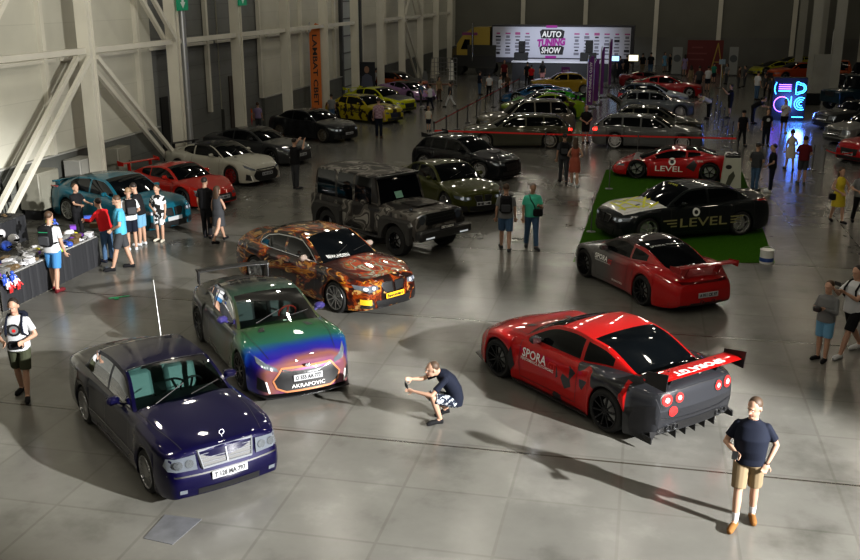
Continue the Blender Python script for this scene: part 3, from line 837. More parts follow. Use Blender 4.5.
# common sets of fittings
def lamps_generic(c, front='modern', rear=True, lamp=LAMP, grille=BLACK):
    S = c.S; zf = S['top'][-1][1]; w = S['W']/2
    zl = zf-.06
    if front == 'modern':
        c.pair('headlight', [(w*.50, zl-.10), (w*.86, zl-.07), (w*.90, zl+.02), (w*.52, zl-.01)], 'front', lamp)
        c.patch('grille', [(-w*.40, zl-.30), (w*.40, zl-.30), (w*.45, zl-.04), (-w*.45, zl-.04)], c.frame('front'), grille)
        c.patch('lower_intake', [(-w*.62, .2), (w*.62, .2), (w*.66, .33), (-w*.66, .33)], c.frame('front'), grille)
    if rear:
        zr = pch(S['xr0'], S['top'])-.1
        c.pair('tail_light', [(w*.46, zr-.11), (w*.9, zr-.10), (w*.9, zr+.0), (w*.48, zr+.01)], 'rear', c.M.get('tail', TAIL))
def face_bmw(c, plate=None, platem=PLATE, ptxt=''):
    S = c.S; w = S['W']/2; z = S['top'][-1][1]-.05
    for sg in (1,-1):
        c.patch('kidney_grille', [(sg*.03, z-.19), (sg*.25, z-.17), (sg*.33, z-.02), (sg*.29, z+.03), (sg*.04, z+.03)][::sg], c.frame('front'), BLACK, .012)
        c.stripe('grille_rim', [(sg*.03, z-.19), (sg*.25, z-.17), (sg*.33, z-.02), (sg*.29, z+.03), (sg*.04, z+.03), (sg*.03, z-.19)], 'front', CHROME, .02, .016)
        c.patch('headlight', [(sg*.42, z-.09), (sg*.60, z-.13), (sg*.84, z-.06), (sg*.86, z+.03), (sg*.62, z+.0), (sg*.43, z-.0)][::sg], c.frame('front'), LAMP, .008)
        for yy in (.53, .70): c.patch('headlight_ring', [(sg*yy+.045*cos(a), z-.05+.04*sin(a)) for a in [2*pi*k/12 for k in range(12)]], c.frame('front'), mat('lamp_core', (.5,.53,.6), .05, 0, 1, emit=(.8,.9,1), es=.12), .02, 1)
        c.patch('side_intake', [(sg*.52, .20), (sg*.80, .22), (sg*.76, .40), (sg*.56, .37)][::sg], c.frame('front'), BLACK, .008)
    c.patch('lower_intake', [(-.46, .18), (.46, .18), (.50, .36), (-.50, .36)], c.frame('front'), BLACK, .008)
def face_gtr(c, lamp=LAMP):
    for sg in (1,-1):
        c.patch('headlight', [(sg*.50, .555), (sg*.70, .60), (sg*.80, .68), (sg*.80, .78), (sg*.66, .68), (sg*.52, .615)][::sg], c.frame('front'), lamp, .008)
        c.patch('side_intake', [(sg*.70, .22), (sg*.84, .24), (sg*.82, .46), (sg*.74, .42)][::sg], c.frame('front'), BLACK, .008)
        c.patch('running_light', [(sg*.66, .20), (sg*.69, .20), (sg*.73, .40), (sg*.70, .40)][::sg], c.frame('front'), WHITEV, .014, 1)
        c.patch('hood_vent', [(1.05, sg*.36), (1.22, sg*.40), (1.20, sg*.52), (1.08, sg*.46)][::sg], c.frame('top'), BLACK, .008, 1)
    P = [(-.40,.20),(.40,.20),(.55,.27),(.60,.40),(.44,.60),(-.44,.60),(-.60,.40),(-.55,.27)]
    c.patch('grille', P, c.frame('front'), BLACK, .010)
    c.stripe('grille_rim', P+[P[0]], 'front', c.M.get('rim', TRIM), .03, .014)
    c.stripe('grille_bar', [(-.42,.575),(-.16,.50),(.16,.50),(.42,.575)], 'front', CHROME, .022, .02)
def rear_gtr(c, tail=TAIL):
    for sg in (1,-1):
        for y, r in ((.68,.095),(.44,.08)):
            for nm, k, m, of in (('tail_light_bezel',1.25,TRIM,.008),('tail_light',1.,tail,.014),('tail_light_core',.45,mat('tail_core',(.9,.5,.5),.2,emit=(1,.5,.5),es=.7),.02)):
                c.patch(nm, [(sg*y+r*k*cos(a), .80+r*k*sin(a)) for a in [2*pi*i/16 for i in range(16)]], c.frame('rear'), m, of, 1)
    c.exhausts([.62,.48,-.48,-.62], .33, .055)
def ring(c, name, side, x, z, r, m, off=.008, n=16): return c.patch(name, [(x+r*cos(2*pi*i/n), z+r*sin(2*pi*i/n)) for i in range(n)], c.frame(side), m, off, 1)
def antenna(c, x, y, z0, L, lean=(-.35,0)):
    MB().tube([(x,y,z0),(x+lean[0]*L,y+lean[1]*L,z0+L)], [.006,.003], 6).build('antenna', STEEL, c.root)
# ---------------------------------------------------------------- paints of the show cars
def grad_paint():
    m = paint('colour_shift', (.1,.1,.1), .28, .75)
    n, l = nt(m); b = bsdf(m)
    tc = n.new('ShaderNodeTexCoord'); sp = n.new('ShaderNodeSeparateXYZ'); l.new(tc.outputs['Object'], sp.inputs[0])
    mx = n.new('ShaderNodeMath'); mx.operation = 'MULTIPLY_ADD'; l.new(sp.outputs['X'], mx.inputs[0]); mx.inputs[1].default_value = .2; mx.inputs[2].default_value = .5
    nz = n.new('ShaderNodeTexNoise'); nz.inputs['Scale'].default_value = 1.6; l.new(tc.outputs['Object'], nz.inputs['Vector'])
    ad = n.new('ShaderNodeMath'); ad.operation = 'MULTIPLY_ADD'; l.new(nz.outputs['Fac'], ad.inputs[0]); ad.inputs[1].default_value = .06; l.new(mx.outputs[0], ad.inputs[2])
    r = ramp(n, [(0,(.012,.012,.013)),(.42,(.014,.018,.02)),(.54,(.025,.06,.04)),(.66,(.055,.05,.025)),(.76,(.018,.085,.03)),(.845,(.012,.10,.07)),(.895,(.008,.025,.24)),(.935,(.03,.015,.22)),(.965,(.20,.085,.065)),(1,(.09,.02,.14))])
    l.new(ad.outputs[0], r.inputs[0]); l.new(r.outputs[0], b.inputs['Base Color'])
    return m
def flank_paint():
    return noisy(paint('graphite_flank', (.045,.043,.05), .35, .7), 1.2, .35)
def art_wrap():
    m = paint('art_wrap', (.1,.05,.02), .22, .1)
    n, l = nt(m); b = bsdf(m)
    tc = n.new('ShaderNodeTexCoord'); mp = n.new('ShaderNodeMapping'); mp.inputs['Scale'].default_value = (.5,1.1,1.2); l.new(tc.outputs['Object'], mp.inputs[0])
    z = n.new('ShaderNodeTexNoise'); z.inputs['Scale'].default_value = 1.7; z.inputs['Detail'].default_value = 5; z.inputs['Distortion'].default_value = 1.6; l.new(mp.outputs[0], z.inputs['Vector'])
    r = ramp(n, [(0,(.008,.006,.006)),(.46,(.012,.005,.004)),(.51,(.05,.008,.004)),(.545,(.26,.045,.004)),(.575,(.05,.012,.004)),(.61,(.50,.20,.015)),(.645,(.10,.02,.004)),(.70,(.012,.005,.004)),(1,(.3,.1,.02))])
    l.new(z.outputs['Fac'], r.inputs[0])
    v = n.new('ShaderNodeTexNoise'); v.inputs['Scale'].default_value = 2.6; v.inputs['Distortion'].default_value = 2.5; l.new(mp.outputs[0], v.inputs['Vector'])
    r2 = ramp(n, [(0,(0,0,0)),(.60,(0,0,0)),(.66,(1,1,1))]); l.new(v.outputs['Fac'], r2.inputs[0])
    r3 = ramp(n, [(0,(.35,.3,.22)),(.5,(.45,.26,.08)),(1,(.06,.14,.2))]); l.new(z.outputs['Fac'], r3.inputs[0])
    mx = n.new('ShaderNodeMix'); mx.data_type = 'RGBA'; l.new(r2.outputs[0], mx.inputs[0]); l.new(r.outputs[0], mx.inputs[6]); l.new(r3.outputs[0], mx.inputs[7])
    l.new(mx.outputs[2], b.inputs['Base Color'])
    return m
def hood_art():
    m = paint('hood_art', (.1,.05,.02), .2, .1); n, l = nt(m); b = bsdf(m)
    tc = n.new('ShaderNodeTexCoord')
    z = n.new('ShaderNodeTexNoise'); z.inputs['Scale'].default_value = 1.7; z.inputs['Detail'].default_value = 3; z.inputs['Distortion'].default_value = 1.5; l.new(tc.outputs['Object'], z.inputs['Vector'])
    r = ramp(n, [(0,(.02,.01,.01)),(.40,(.10,.015,.01)),(.45,(.35,.05,.01)),(.49,(.03,.09,.06)),(.52,(.40,.36,.28)),(.545,(.04,.01,.01)),(.58,(.42,.06,.01)),(.62,(.05,.12,.04)),(.66,(.45,.30,.18)),(.7,(.05,.01,.01)),(1,(.6,.1,.02))])
    l.new(z.outputs['Fac'], r.inputs[0])
    # black towards the screen and rim of the hood
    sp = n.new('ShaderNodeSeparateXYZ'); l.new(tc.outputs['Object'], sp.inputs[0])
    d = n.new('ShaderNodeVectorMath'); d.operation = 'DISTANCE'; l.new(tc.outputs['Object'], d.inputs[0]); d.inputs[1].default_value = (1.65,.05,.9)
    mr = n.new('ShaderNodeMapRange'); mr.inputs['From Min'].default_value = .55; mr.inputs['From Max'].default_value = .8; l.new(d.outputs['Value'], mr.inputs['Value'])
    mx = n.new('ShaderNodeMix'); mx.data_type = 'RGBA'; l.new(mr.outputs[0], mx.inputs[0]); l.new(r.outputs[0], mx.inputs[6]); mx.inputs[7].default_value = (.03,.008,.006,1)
    l.new(mx.outputs[2], b.inputs['Base Color']); return m
def camo():
    m = paint('camo', (.1,.1,.1), .55, .1, .25); n, l = nt(m); b = bsdf(m)
    tc = n.new('ShaderNodeTexCoord'); z = n.new('ShaderNodeTexNoise'); z.inputs['Scale'].default_value = 1.9; z.inputs['Detail'].default_value = 1.5; z.inputs['Distortion'].default_value = .8; l.new(tc.outputs['Object'], z.inputs['Vector'])
    r = ramp(n, [(0,(.028,.026,.025)),(.45,(.085,.078,.070)),(.53,(.17,.16,.145)),(.60,(.055,.051,.047)),(.67,(.24,.23,.21))], 'CONSTANT'); l.new(z.outputs['Fac'], r.inputs[0]); l.new(r.outputs[0], b.inputs['Base Color']); return m
def split_paint(name, a, b_, x0, x1, metal=.4, scale=6., axis='X', amt=.8, rough=.3):
    """colour a behind, colour b in front, torn edge between x0 and x1"""
    m = paint(name, a, rough, metal); n, l = nt(m); b = bsdf(m)
    tc = n.new('ShaderNodeTexCoord'); sp = n.new('ShaderNodeSeparateXYZ'); l.new(tc.outputs['Object'], sp.inputs[0])
    z = n.new('ShaderNodeTexVoronoi'); z.inputs['Scale'].default_value = scale; l.new(tc.outputs['Object'], z.inputs['Vector'])
    ad = n.new('ShaderNodeMath'); ad.operation = 'MULTIPLY_ADD'; l.new(z.outputs['Color'], ad.inputs[0]); ad.inputs[1].default_value = amt; l.new(sp.outputs[axis], ad.inputs[2])
    mr = n.new('ShaderNodeMapRange'); mr.inputs['From Min'].default_value = x0+amt/2; mr.inputs['From Max'].default_value = x1+amt/2+.001; l.new(ad.outputs[0], mr.inputs['Value'])
    mx = n.new('ShaderNodeMix'); mx.data_type = 'RGBA'; l.new(mr.outputs[0], mx.inputs[0]); mx.inputs[6].default_value = (*a,1); mx.inputs[7].default_value = (*b_,1)
    l.new(mx.outputs[2], b.inputs['Base Color']); return m

# 1 dark blue old sedan in the foreground
P, A = Vector((-4.055,13.857,0)), radians(-54.3)
violet = split_paint('midnight_violet', (.001,.0015,.012), (.002,.001,.026), -1.5, 1.2, .7, 1., amt=.1, rough=.22)
c = Car(dict(SEDAN_OLD, glass=CLEAR, lod=2), 'sedan', 'midnight blue older sedan with chrome grille, white number plate and whip antenna, nearest the camera', P, A, dict(body=violet))
c.wheels(); c.mirrors(); c.seams(); c.wipers()
c.interior(mat('pale_leather', (.17,.23,.235), .6), rows=(.0, -.85))
MB().lathe([(.001,.0),(.02,.0),(.02,.01),(.001,.012)], (2.12,0,.83), 'z', 10).build('hood_badge', CHROME, c.root)
MB().tube([(2.05,0,.86),(2.05,0,.90)], .005, 6).tube([(2.05,.035*cos(a),.935+.035*sin(a)) for a in [2*pi*k/16 for k in range(17)]], .006, 6, cap=False).build('hood_ornament', CHROME, c.root)
hx = c.bvh.ray_cast(Vector((4,0,.68)), Vector((-1,0,0)))[0].x
g = MB(); g.prism([(-.36,.56),(.36,.56),(.40,.79),(-.40,.79)], lambda p, h: (hx+h-.06*(p[1]-.56)/.2, p[0], p[1]), -.02, .03)
go = g.build('grille', BLACK, c.root)
g = MB()
def gp(y, z, e=.034): return (hx+e-.06*(z-.56)/.2, y, z)
for a, b in (((-.36,.56),(.36,.56)), ((.36,.56),(.40,.79)), ((.40,.79),(-.40,.79)), ((-.40,.79),(-.36,.56)), ((0,.56),(0,.79))): g.bar(gp(*a), gp(*b), .02, .03)
for k in range(1,4): z = .56+.23*k/4; g.bar(gp(-.37,z), gp(.37,z), .008, .009)
g.build('grille_bars', mat('grille_chrome', (.20,.21,.23), .5, .2), go)
for sg in (1,-1):
    hl = c.patch('headlight', [(sg*.43,.555),(sg*.80,.565),(sg*.83,.63),(sg*.80,.735),(sg*.44,.765)][::sg], c.frame('front'), LAMP, .02)
    for yy in (.53,.68): c.patch('headlight_reflector', [(sg*yy+.06*cos(a), .655+.06*sin(a)) for a in [2*pi*k/12 for k in range(12)]], c.frame('front'), mat('reflector', (.5,.55,.62), .12, .9, 1), .03, 1, parent=None)
    c.patch('fog_light', [(sg*.60,.25),(sg*.70,.25),(sg*.70,.31),(sg*.60,.31)][::sg], c.frame('front'), LAMP, .012, 1)
    c.patch('tail_light', [(sg*.45,.62),(sg*.80,.62),(sg*.80,.78),(sg*.45,.78)][::sg], c.frame('rear'), TAIL, .01)
c.stripe('bumper_line', [(-.82,.50),(-.4,.49),(.4,.49),(.82,.50)], 'front', TRIM, .02, .01)
c.patch('lower_intake', [(-.45,.20),(.45,.20),(.45,.29),(-.45,.29)], c.frame('front'), BLACK, .008)
for sd in ('left','right'): c.stripe('side_molding', [(-1.05,.42),(1.02,.42)], sd, CHROME, .016, .012); 
c.plate('front', .44, 'T 128 MA 797')
antenna(c, -1.3, .45, 1.15, .95, (-.45,.1))
c.stripe('windshield_trim', [(S0, 0) for S0 in ()] or [(.10,-.62),(.115,-.3),(.12,0),(.115,.3),(.10,.62)], 'top', CHROME, .02, .008)

# 2 colour-shifting coupe
P, A = Vector((-3.125,17.524,0)), radians(-63.0)
cs = grad_paint()
c = Car(dict(GTR, glass=CLEAR, lod=2), 'sports_coupe', 'coupe with green to violet colour-shift hood, copper bumper and tall dark rear wing', P, A, dict(body=cs, door=cs, pillar=cs, rim=paint('copper', (.6,.25,.12), .3, .8)))
c.wheels(DARKRIM); c.mirrors(paint('violet_cap', (.06,.05,.2), .3, .5)); c.seams(); c.wipers(); face_gtr(c); rear_gtr(c)
c.interior(mat('black_seat_red', (.05,.04,.045), .6), rows=(.0,), wheelm=mat('red_leather', (.55,.03,.02), .5), left=True)
c.wing(-2.12, 1.27, 1.50, .26, BLACK, (-2.12,.98), rise=.02, mount=.485)
c.plate('front', .42, 'O 555 AA 777'); MB().box((2.30,0,.63),(.03,.10,.05),None,0,.01).build('badge', CHROME, c.root)
c.text('intake_script', 'AKRAPOVIC', 'front', 0, .28, .6, .06, WHITEV, .016)
c.splitter()

# 3 sedan in orange and black art wrap
P, A = Vector((-2.433,21.869,0)), radians(-45.5)
aw = art_wrap()
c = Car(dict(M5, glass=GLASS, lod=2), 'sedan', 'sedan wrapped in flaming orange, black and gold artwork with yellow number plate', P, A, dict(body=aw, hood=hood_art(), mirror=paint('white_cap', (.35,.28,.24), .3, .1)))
c.wheels(ALU); c.mirrors(); c.seams(); c.wipers(); face_bmw(c); lamps_generic(c, None)
c.plate('front', .43, 'Bewundern', PLATEY); 
for sd in ('left','right'): c.stripe('window_trim', [(.72,.965),(0,.985),(-1.0,1.0),(-1.42,1.02),(-1.40,1.10),(-1.15,1.26),(-.8,1.33),(-.2,1.355),(.1,1.33),(.4,1.18),(.72,.965)], sd, CHROME, .022, .008)
c.text('windshield_script', 'BEWUNDERN', 'front', -.35, 1.07, .5, .05, WHITEV, .02)
c.patch('fog_panel', [(-.80,.30),(-.60,.28),(-.60,.40),(-.80,.42)], c.frame('front'), mat('yellow_vinyl', (.7,.4,.02), .4), .012)

# 4 red and black wide coupe with SPORA lettering, seen from behind
P, A = Vector((2.84,15.88,0)), radians(124)
rb = split_paint('torn_red_graphite', (.022,.023,.027), (.42,.006,.006), -1.0, -.98, .35, 4.5, amt=2.6)
red = paint('candy_red', (.55,.008,.008), .25, .35); gr = paint('satin_graphite', (.045,.047,.055), .42, .9, .3)
c = Car(dict(GTR, W=1.98, lod=2, flare=(.06,.08), wt=.31, wr=.36), 'sports_coupe', 'widebody red coupe with graphite tail, round tail lights and big rear wing, seen from behind', P, A, dict(body=rb, door=rb, roof=red, hood=red, pillar=red, trunk=gr, stand=BLACK, endplate=BLACK))
c.wheels(DARKRIM); c.mirrors(BLACK); c.seams(); face_gtr(c); rear_gtr(c, mat('bright_tail', (.6,.03,.03), .2, 0, 1, emit=(1,.1,.08), es=.08)); c.splitter(out=.12)
c.patch('rear_panel', [(-.80,.62),(.80,.62),(.86,.92),(-.86,.92)], c.frame('rear'), gr, .004, 3)
wg = c.wing(-2.26, 1.16, 1.74, .34, red, (-2.15,.98), endp=.24, rise=0, mount=.30)
text_on('wing_text', 'SPORA GT', .2, (-2.30-.02,0,1.185), (0,1,0), (-1,0,0), WHITEV, wg, w=1.1, h=.16, bold=.01)
for sg, sd in ((1,'left'),(-1,'right')):
    c.text('door_text', 'SPORA', sd, .42, .70, .62, .16, WHITEV, .010, bold=.02, cuts=1)
    c.text('door_text_model', 'GT', sd, .42+(-.46 if sg > 0 else .46), .66, .20, .14, REDV, .010, bold=.02)
    c.text('door_text_small', 'PERFORMANCE AUTOWORKS', sd, .33, .585, .85, .055, WHITEV, .010, bold=.01)
    c.patch('fender_vent', [(1.0,.25),(1.12,.45),(1.0,.72),(.90,.40)], c.frame(sd), BLACK, .010)
c.patch('rear_diffuser', [(-.86,.13),(.86,.13),(.80,.34),(.45,.40),(-.45,.40),(-.80,.34)], c.frame('rear'), BLACK, .008, 3)
c.stripe('trunk_seam', [(-.80,.90),(0,.93),(.80,.90)], 'rear', INK, .015, .008); c.stripe('bumper_seam', [(-.86,.52),(-.5,.46),(.5,.46),(.86,.52)], 'rear', INK, .02, .008)
for sd in ('left','right'): c.patch('rear_fender_panel', [(-2.30,.16),(-1.93,.16),(-1.88,.40),(-1.98,.66),(-2.28,.72)], c.frame(sd), INK, .012, 2)
ring(c, 'tail_emblem', 'rear', -.56, .60, .085, REDV, .012)
for k in range(-2, 3):
    MB().prism([(.08,.12),(.28,.16),(.28,.28),(.08,.26)], lambda p, h: (-2.42+p[0], k*.22+h, p[1]), -.006, .006).build('diffuser_fin', BLACK, c.root)
for sg in (1,-1): MB().prism([(-2.30,.12),(-1.95,.12),(-1.95,.24),(-2.30,.22)], lambda p, h: (p[0], sg*(.93)+h, p[1]), -.01, .01).build('bumper_canard', BLACK, c.root)
MB().box((0,.97,.12),(1.9,.10,.02)).box((0,-.97,.12),(1.9,.10,.02)).build('side_splitter', BLACK, c.root)

# 5 grey and red rear-engined coupe
P, A = Vector((5.092,22.182,0)), radians(113)
gp_ = split_paint('red_grey_fade', (.35,.010,.010), (.10,.098,.098), -1.15, .35, .3, 3., amt=.3)
c = Car(dict(P911, lod=2), 'sports_coupe', 'grey-nosed coupe with dark red tail and rear wing, parked behind the widebody red coupe', P, A, dict(body=gp_, door=gp_, roof=paint('dark_roof', (.03,.012,.012), .25, .2), hood=gp_, trunk=paint('deep_red', (.35,.01,.01), .25, .3), pillar=gp_))
c.wheels(DARKRIM); c.mirrors(paint('grey_cap', (.12,.12,.12), .3, .4)); c.seams()
c.pair('tail_light', [(.0,.70),(.78,.68),(.80,.73),(.0,.745)], 'rear', mat('dark_tail', (.10,.005,.005), .15, 0, 1), .01)
for k in range(6): c.patch('engine_vent', [(-1.78-.0, -.42+k*.15), (-1.60, -.42+k*.15), (-1.60, -.36+k*.15), (-1.78, -.36+k*.15)], c.frame('top'), BLACK, .01, 1)
c.patch('rear_diffuser', [(-.8,.14),(.8,.14),(.8,.28),(-.8,.28)], c.frame('rear'), BLACK, .008, 2)
c.wing(-2.12, 1.05, 1.55, .26, c.M['trunk'], (-1.98,.80), endp=.12, mount=.28)
c.plate('rear', .45, 'A 911 CK 97')
for sg, sd in ((1,'left'),(-1,'right')):
    c.text('door_text', 'SPORA', sd, .50, .68, .50, .12, WHITEV, .010, bold=.02); c.text('door_text_model', 'GT', sd, .50-sg*.36, .65, .16, .11, REDV, .010, bold=.01)
    c.text('door_text_small', 'PERFORMANCE', sd, .42, .59, .6, .035, WHITEV, .010)
    c.text('sill_text', 'SPORAGT.RU', sd, -.2, .27, .42, .05, WHITEV, .010)
c.text('rear_window_text', 'SPORA TUNING', 'top', -.78, 0, .9, .06, WHITEV, .01, rot=-pi/2)
c.patch('nose_stripe', [(1.75,.35),(1.95,.35),(2.02,.62),(1.85,.66)], c.frame('left'), WHITEV, .01); c.pair('headlight', [(.55,.50),(.78,.52),(.80,.64),(.60,.62)], 'front', LAMPD)
c.exhausts([.15,-.15], .30)

# 6 black sedan with the LEVEL lettering on the green carpet
P, A = Vector((7.197,27.60,.01)), radians(197)
blk = paint('gloss_black', (.010,.014,.016), .2, .3); hd = paint('white_hood', (.95,.95,.94), .35, 0.)
c = Car(dict(M5, lod=2, spokes=5), 'sedan', 'black sedan with white hood crossed by yellow stripes, standing on the green carpet', P, A, dict(body=blk, hood=hd, mirror=blk))
c.wheels(mat('bright_rim', (.5,.5,.5), .25, .8)); c.mirrors(); c.seams(); face_bmw(c); lamps_generic(c, None)
YL = mat('yellow_stripe', (.60,.62,.02), .5); OLV = mat('dull_gold_vinyl', (.28,.26,.12), .45)
for a, b in (((1.0,-.6),(2.0,.1)),((1.0,.1),(1.9,-.55)),((1.2,.6),(1.5,-.6)),((1.3,.55),(2.1,.3)),((1.6,.6),(1.75,-.6)),((.95,.45),(1.35,.7)),((1.95,-.5),(1.98,.5)),((1.0,-.2),(1.5,.62))):
    c.stripe('hood_stripe', [a, b], 'top', YL, .07, .010)
for sg in (1,-1): c.patch('hood_vent', [(1.45,sg*.28),(1.62,sg*.33),(1.60,sg*.40),(1.45,sg*.36)][::sg], c.frame('top'), BLACK, .012, 1)
for sg, sd in ((1,'left'),(-1,'right')):
    c.text('door_lettering', 'LEVEL', sd, -.25, .50, 1.5, .25, OLV, .010, shear=.3*0, bold=.01)
    for k in range(3):
        for s2 in (1,-1): c.stripe('speed_line', [(-.25+s2*.85, .42+k*.085), (-.25+s2*(1.05+.12*k), .42+k*.085)], sd, OLV, .04, .01)
    ring(c, 'door_roundel', sd, .0, .78, .12, WHITEV, .010); ring(c, 'roundel_mark', sd, .0, .78, .06, INK, .014)
c.text('windshield_banner', 'LEVEL', 'top', .22, 0, .5, .08, YL, .012, rot=pi/2)

# 7 low red supercar
P, A = Vector((9.236,36.6,.01)), radians(165)
rc = paint('race_red', (.50,.012,.016), .25, .3)
c = Car(dict(SUPER, lod=1), 'supercar', 'low wedge-shaped red supercar with white lettering on its flank, on the green carpet', P, A, dict(body=rc))
c.wheels(DARKRIM); c.mirrors(); c.seams()
for sg, sd in ((1,'left'),(-1,'right')):
    c.text('door_lettering', 'LEVEL', sd, .15, .42, 1.0, .20, WHITEV, .010, bold=.01); ring(c, 'door_roundel', sd, .05, .68, .13, WHITEV, .01); ring(c, 'roundel_mark', sd, .05, .68, .07, INK, .014)
    c.patch('air_intake', [(-.75,.35),(-.45,.50),(-.72,.78),(-.85,.62)], c.frame(sd), BLACK, .01); c.text('fender_mark', 'LEVEL', sd, -.95, .75, .22, .06, WHITEV, .01)
c.pair('headlight', [(.55,.40),(.80,.44),(.80,.52),(.60,.48)], 'front', LAMP); c.pair('tail_light', [(.5,.66),(.82,.66),(.82,.72),(.5,.72)], 'rear', TAIL)
c.patch('engine_cover', [(-1.9,-.5),(-1.5,-.5),(-1.5,.5),(-1.9,.5)], c.frame('top'), BLACK, .01)
# ---------------------------------------------------------------- the other cars
def placeh(front, side, heading, wb, W):
    """front visible tyre stands at pixel `front`; heading in degrees (0 = image right, -90 = towards us)"""
    a = floor_at(*front); h = radians(heading); d = Vector((cos(h), sin(h), 0)); n = Vector((-d.y, d.x, 0))
    return a-d*(wb/2)+n*((W/2-.03)*(-1 if side == 'l' else 1)), h
def simple(spec, name, label, PA, col, group=None, rim=None, glass=None, face='modern', extra=None, mats=None, mirrors=True, seams=False, **k):
    S = dict(spec); S.update(k); md = dict(body=col); md.update(mats or {})
    c = Car(S, name, label, PA[0], PA[1], md, group); c.wheels(rim)
    if mirrors: c.mirrors()
    if seams: c.seams()
    if face == 'bmw': face_bmw(c); lamps_generic(c, None)
    elif face == 'gtr': face_gtr(c); rear_gtr(c)
    else: lamps_generic(c, 'modern')
    if extra: extra(c)
    return c
PL = paint
# G: matt camouflage off-roader
def offroad(c):
    S = c.S
    for sg in (1,-1):
        ring(c, 'headlight', 'front', sg*.66, 1.02, .11, LAMPD, .02); ring(c, 'indicator', 'top', 1.75, sg*.70, .05, TRIM, .02)
        for xw in (S['wb']/2, -S['wb']/2):
            R = S['wr']+.08; pts = []
            prof = [(xw+(R+.16)*cos(a), .42+(R+.14)*sin(a)) for a in [pi*q/10 for q in range(11)]]+[(xw-(R)*1.0*cos(a), .42+R*sin(a)) for a in [pi*q/10 for q in range(11)]]
            n = 11; mb = MB(); vs = []; fs = []
            for q in range(n):
                a = pi*q/(n-1); ca, sa = cos(a), sin(a); ca2 = max(-.86, min(.86, ca*1.25)); sa2 = min(.86, sa*1.15)
                o_ = (xw+(R+.15)*ca2*1.12, .42+(R+.12)*sa2*1.12); i_ = (xw+R*ca, .42+R*sa)
                vs += [(i_[0], sg*(.86), i_[1]), (i_[0], sg*1.03, i_[1]), (o_[0], sg*1.03, o_[1]-.03), (o_[0], sg*.88, o_[1]+.03)]
                if q: b0 = 4*(q-1); b1 = 4*q; fs += [(b0+j, b0+(j+1)%4, b1+(j+1)%4, b1+j) for j in range(4)]
            fs += [(0,1,2,3), (4*n-4,4*n-3,4*n-2,4*n-1)]
            mb.add(vs, fs).build('fender_flare', paint('flare_grey', (.06,.058,.055), .5, .1, .3), c.root, smooth=30)
        MB().box((0,sg*.98,.42), (1.75,.14,.06), None, 0, .015).build('running_board', BLACK, c.root)
        MB().box((1.72,sg*.66,1.26), (.09,.09,.07), None, 0, .02).build('turn_signal', LAMPD, c.root)
    hx = S['xf']
    g = MB().box((hx+.0,0,1.03), (.03,1.05,.30), None, 0, .01).build('grille', BLACK, c.root)
    for q in range(3): MB().box((hx+.02,0,.95+q*.085), (.015,.95,.02)).build('grille_bar', TRIM, g)
    MB().box((hx+.14,0,.66), (.26,1.9,.26), None, 0, .05).build('front_bumper', paint('bumper_grey', (.05,.05,.05), .5, .1, .3), c.root)
    MB().box((hx+.275,-.0,.83), (.012,.52,.11)).build('license_plate', INK, c.root)
    text_on('plate_number', 'DIRT CARBON', .1, (hx+.285,0,.83), (0,1,0), (0,0,1), WHITEV, c.root, w=.44, h=.07, bold=.004)
    for sg in (1,-1): MB().box((hx+.275,sg*.62,.60), (.02,.30,.04)).build('running_light', mat('white_led', (.7,.72,.75), .3, emit=(.8,.85,.9), es=.3), c.root)
    MB().box((.50,0,1.93), (.14,1.5,.07), None, 0, .015).build('roof_light_bar', BLACK, c.root)
    MB().box((1.2,0,1.285), (1.0,.75,.05), None, 0, .02).build('hood_scoop', c.M['body'], c.root)
    c.patch('windshield_card', [(-.05,1.34),(.22,1.34),(.25,1.52),(-.02,1.52)], ((4,0,0),(0,-1,0),(0,0,1),(-1,0,0)), mat('mint_card', (.22,.42,.33), .6), .02, 1)
    MB().lathe([(.001,-.11),(.33,-.11),(.36,-.06),(.36,.08),(.001,.1)], (S['xr']-.12,0,1.15), 'x', 20).build('spare_wheel', RUBBER, c.root)
P, A = Vector((-1.222,26.587,0)), radians(-46)
simple(OFFROAD, 'offroad_car', 'boxy matt camouflage off-road car with flared wheel arches and light bar', (P, A), camo(), rim=DARKRIM, face='x', extra=offroad, mirrors=True, seams=True)
c = None
def bigwing(col, z=1.25, span=1.5, dx=0, **k):
    return lambda c: c.wing(c.S['xr']+.25+dx, z, span, .26, col, (c.S['xr']+.3+dx, pch(c.S['xr0']+.2, c.S['top'])-.05), endp=.15, mount=.3, **k)
simple(COUPE, 'coupe', 'olive green coupe with dark windows, half hidden behind the camouflage off-road car', (Vector((.62,31.6,0)), radians(-62)), PL('olive_green', (.060,.066,.008), .3, .4), face='bmw', extra=lambda c: (c.plate('front', .42, 'M 4'), c.wipers()))
def jdm(c):
    bigwing(BLACK, 1.42, 1.3, .35)(c); c.patch('hood_scoop', [(1.2,-.28),(1.5,-.28),(1.5,.28),(1.2,.28)], c.frame('top'), TRIM, .03, 1); c.splitter()
    for sg in (1,-1): c.stripe('hood_vent', [(1.6,sg*.3),(1.9,sg*.5)], 'top', CHROME, .03, .01)
simple(HATCH, 'hatchback', 'glossy black hatchback with roof-height rear spoiler behind the olive coupe', (Vector((1.378,37.234,0)), radians(-38)), PL('piano_black', (.006,.007,.010), .12, .3), extra=jdm, rim=STEEL)
g3 = PL('guards_red', (.52,.020,.010), .3, .05)
def gt3(c):
    bigwing(g3, 1.12, 1.5, .1)(c); c.plate('front', .36, 'T 911 MM 77'); c.pair('headlight_lens', [(.62,.52),(.80,.54),(.80,.64),(.66,.62)], 'front', LAMP, .02); c.wipers()
simple(P911, 'sports_coupe', 'bright red coupe with big red rear wing between teal and white cars', (Vector((-8.45,32.2,0)), radians(-36)), g3, rim=DARKRIM, face='x', extra=gt3, seams=True)
wh = PL('pearl_white', (.55,.54,.47), .28, .05)
redrim = mat('red_rim', (.35,.02,.02), .35, .3)
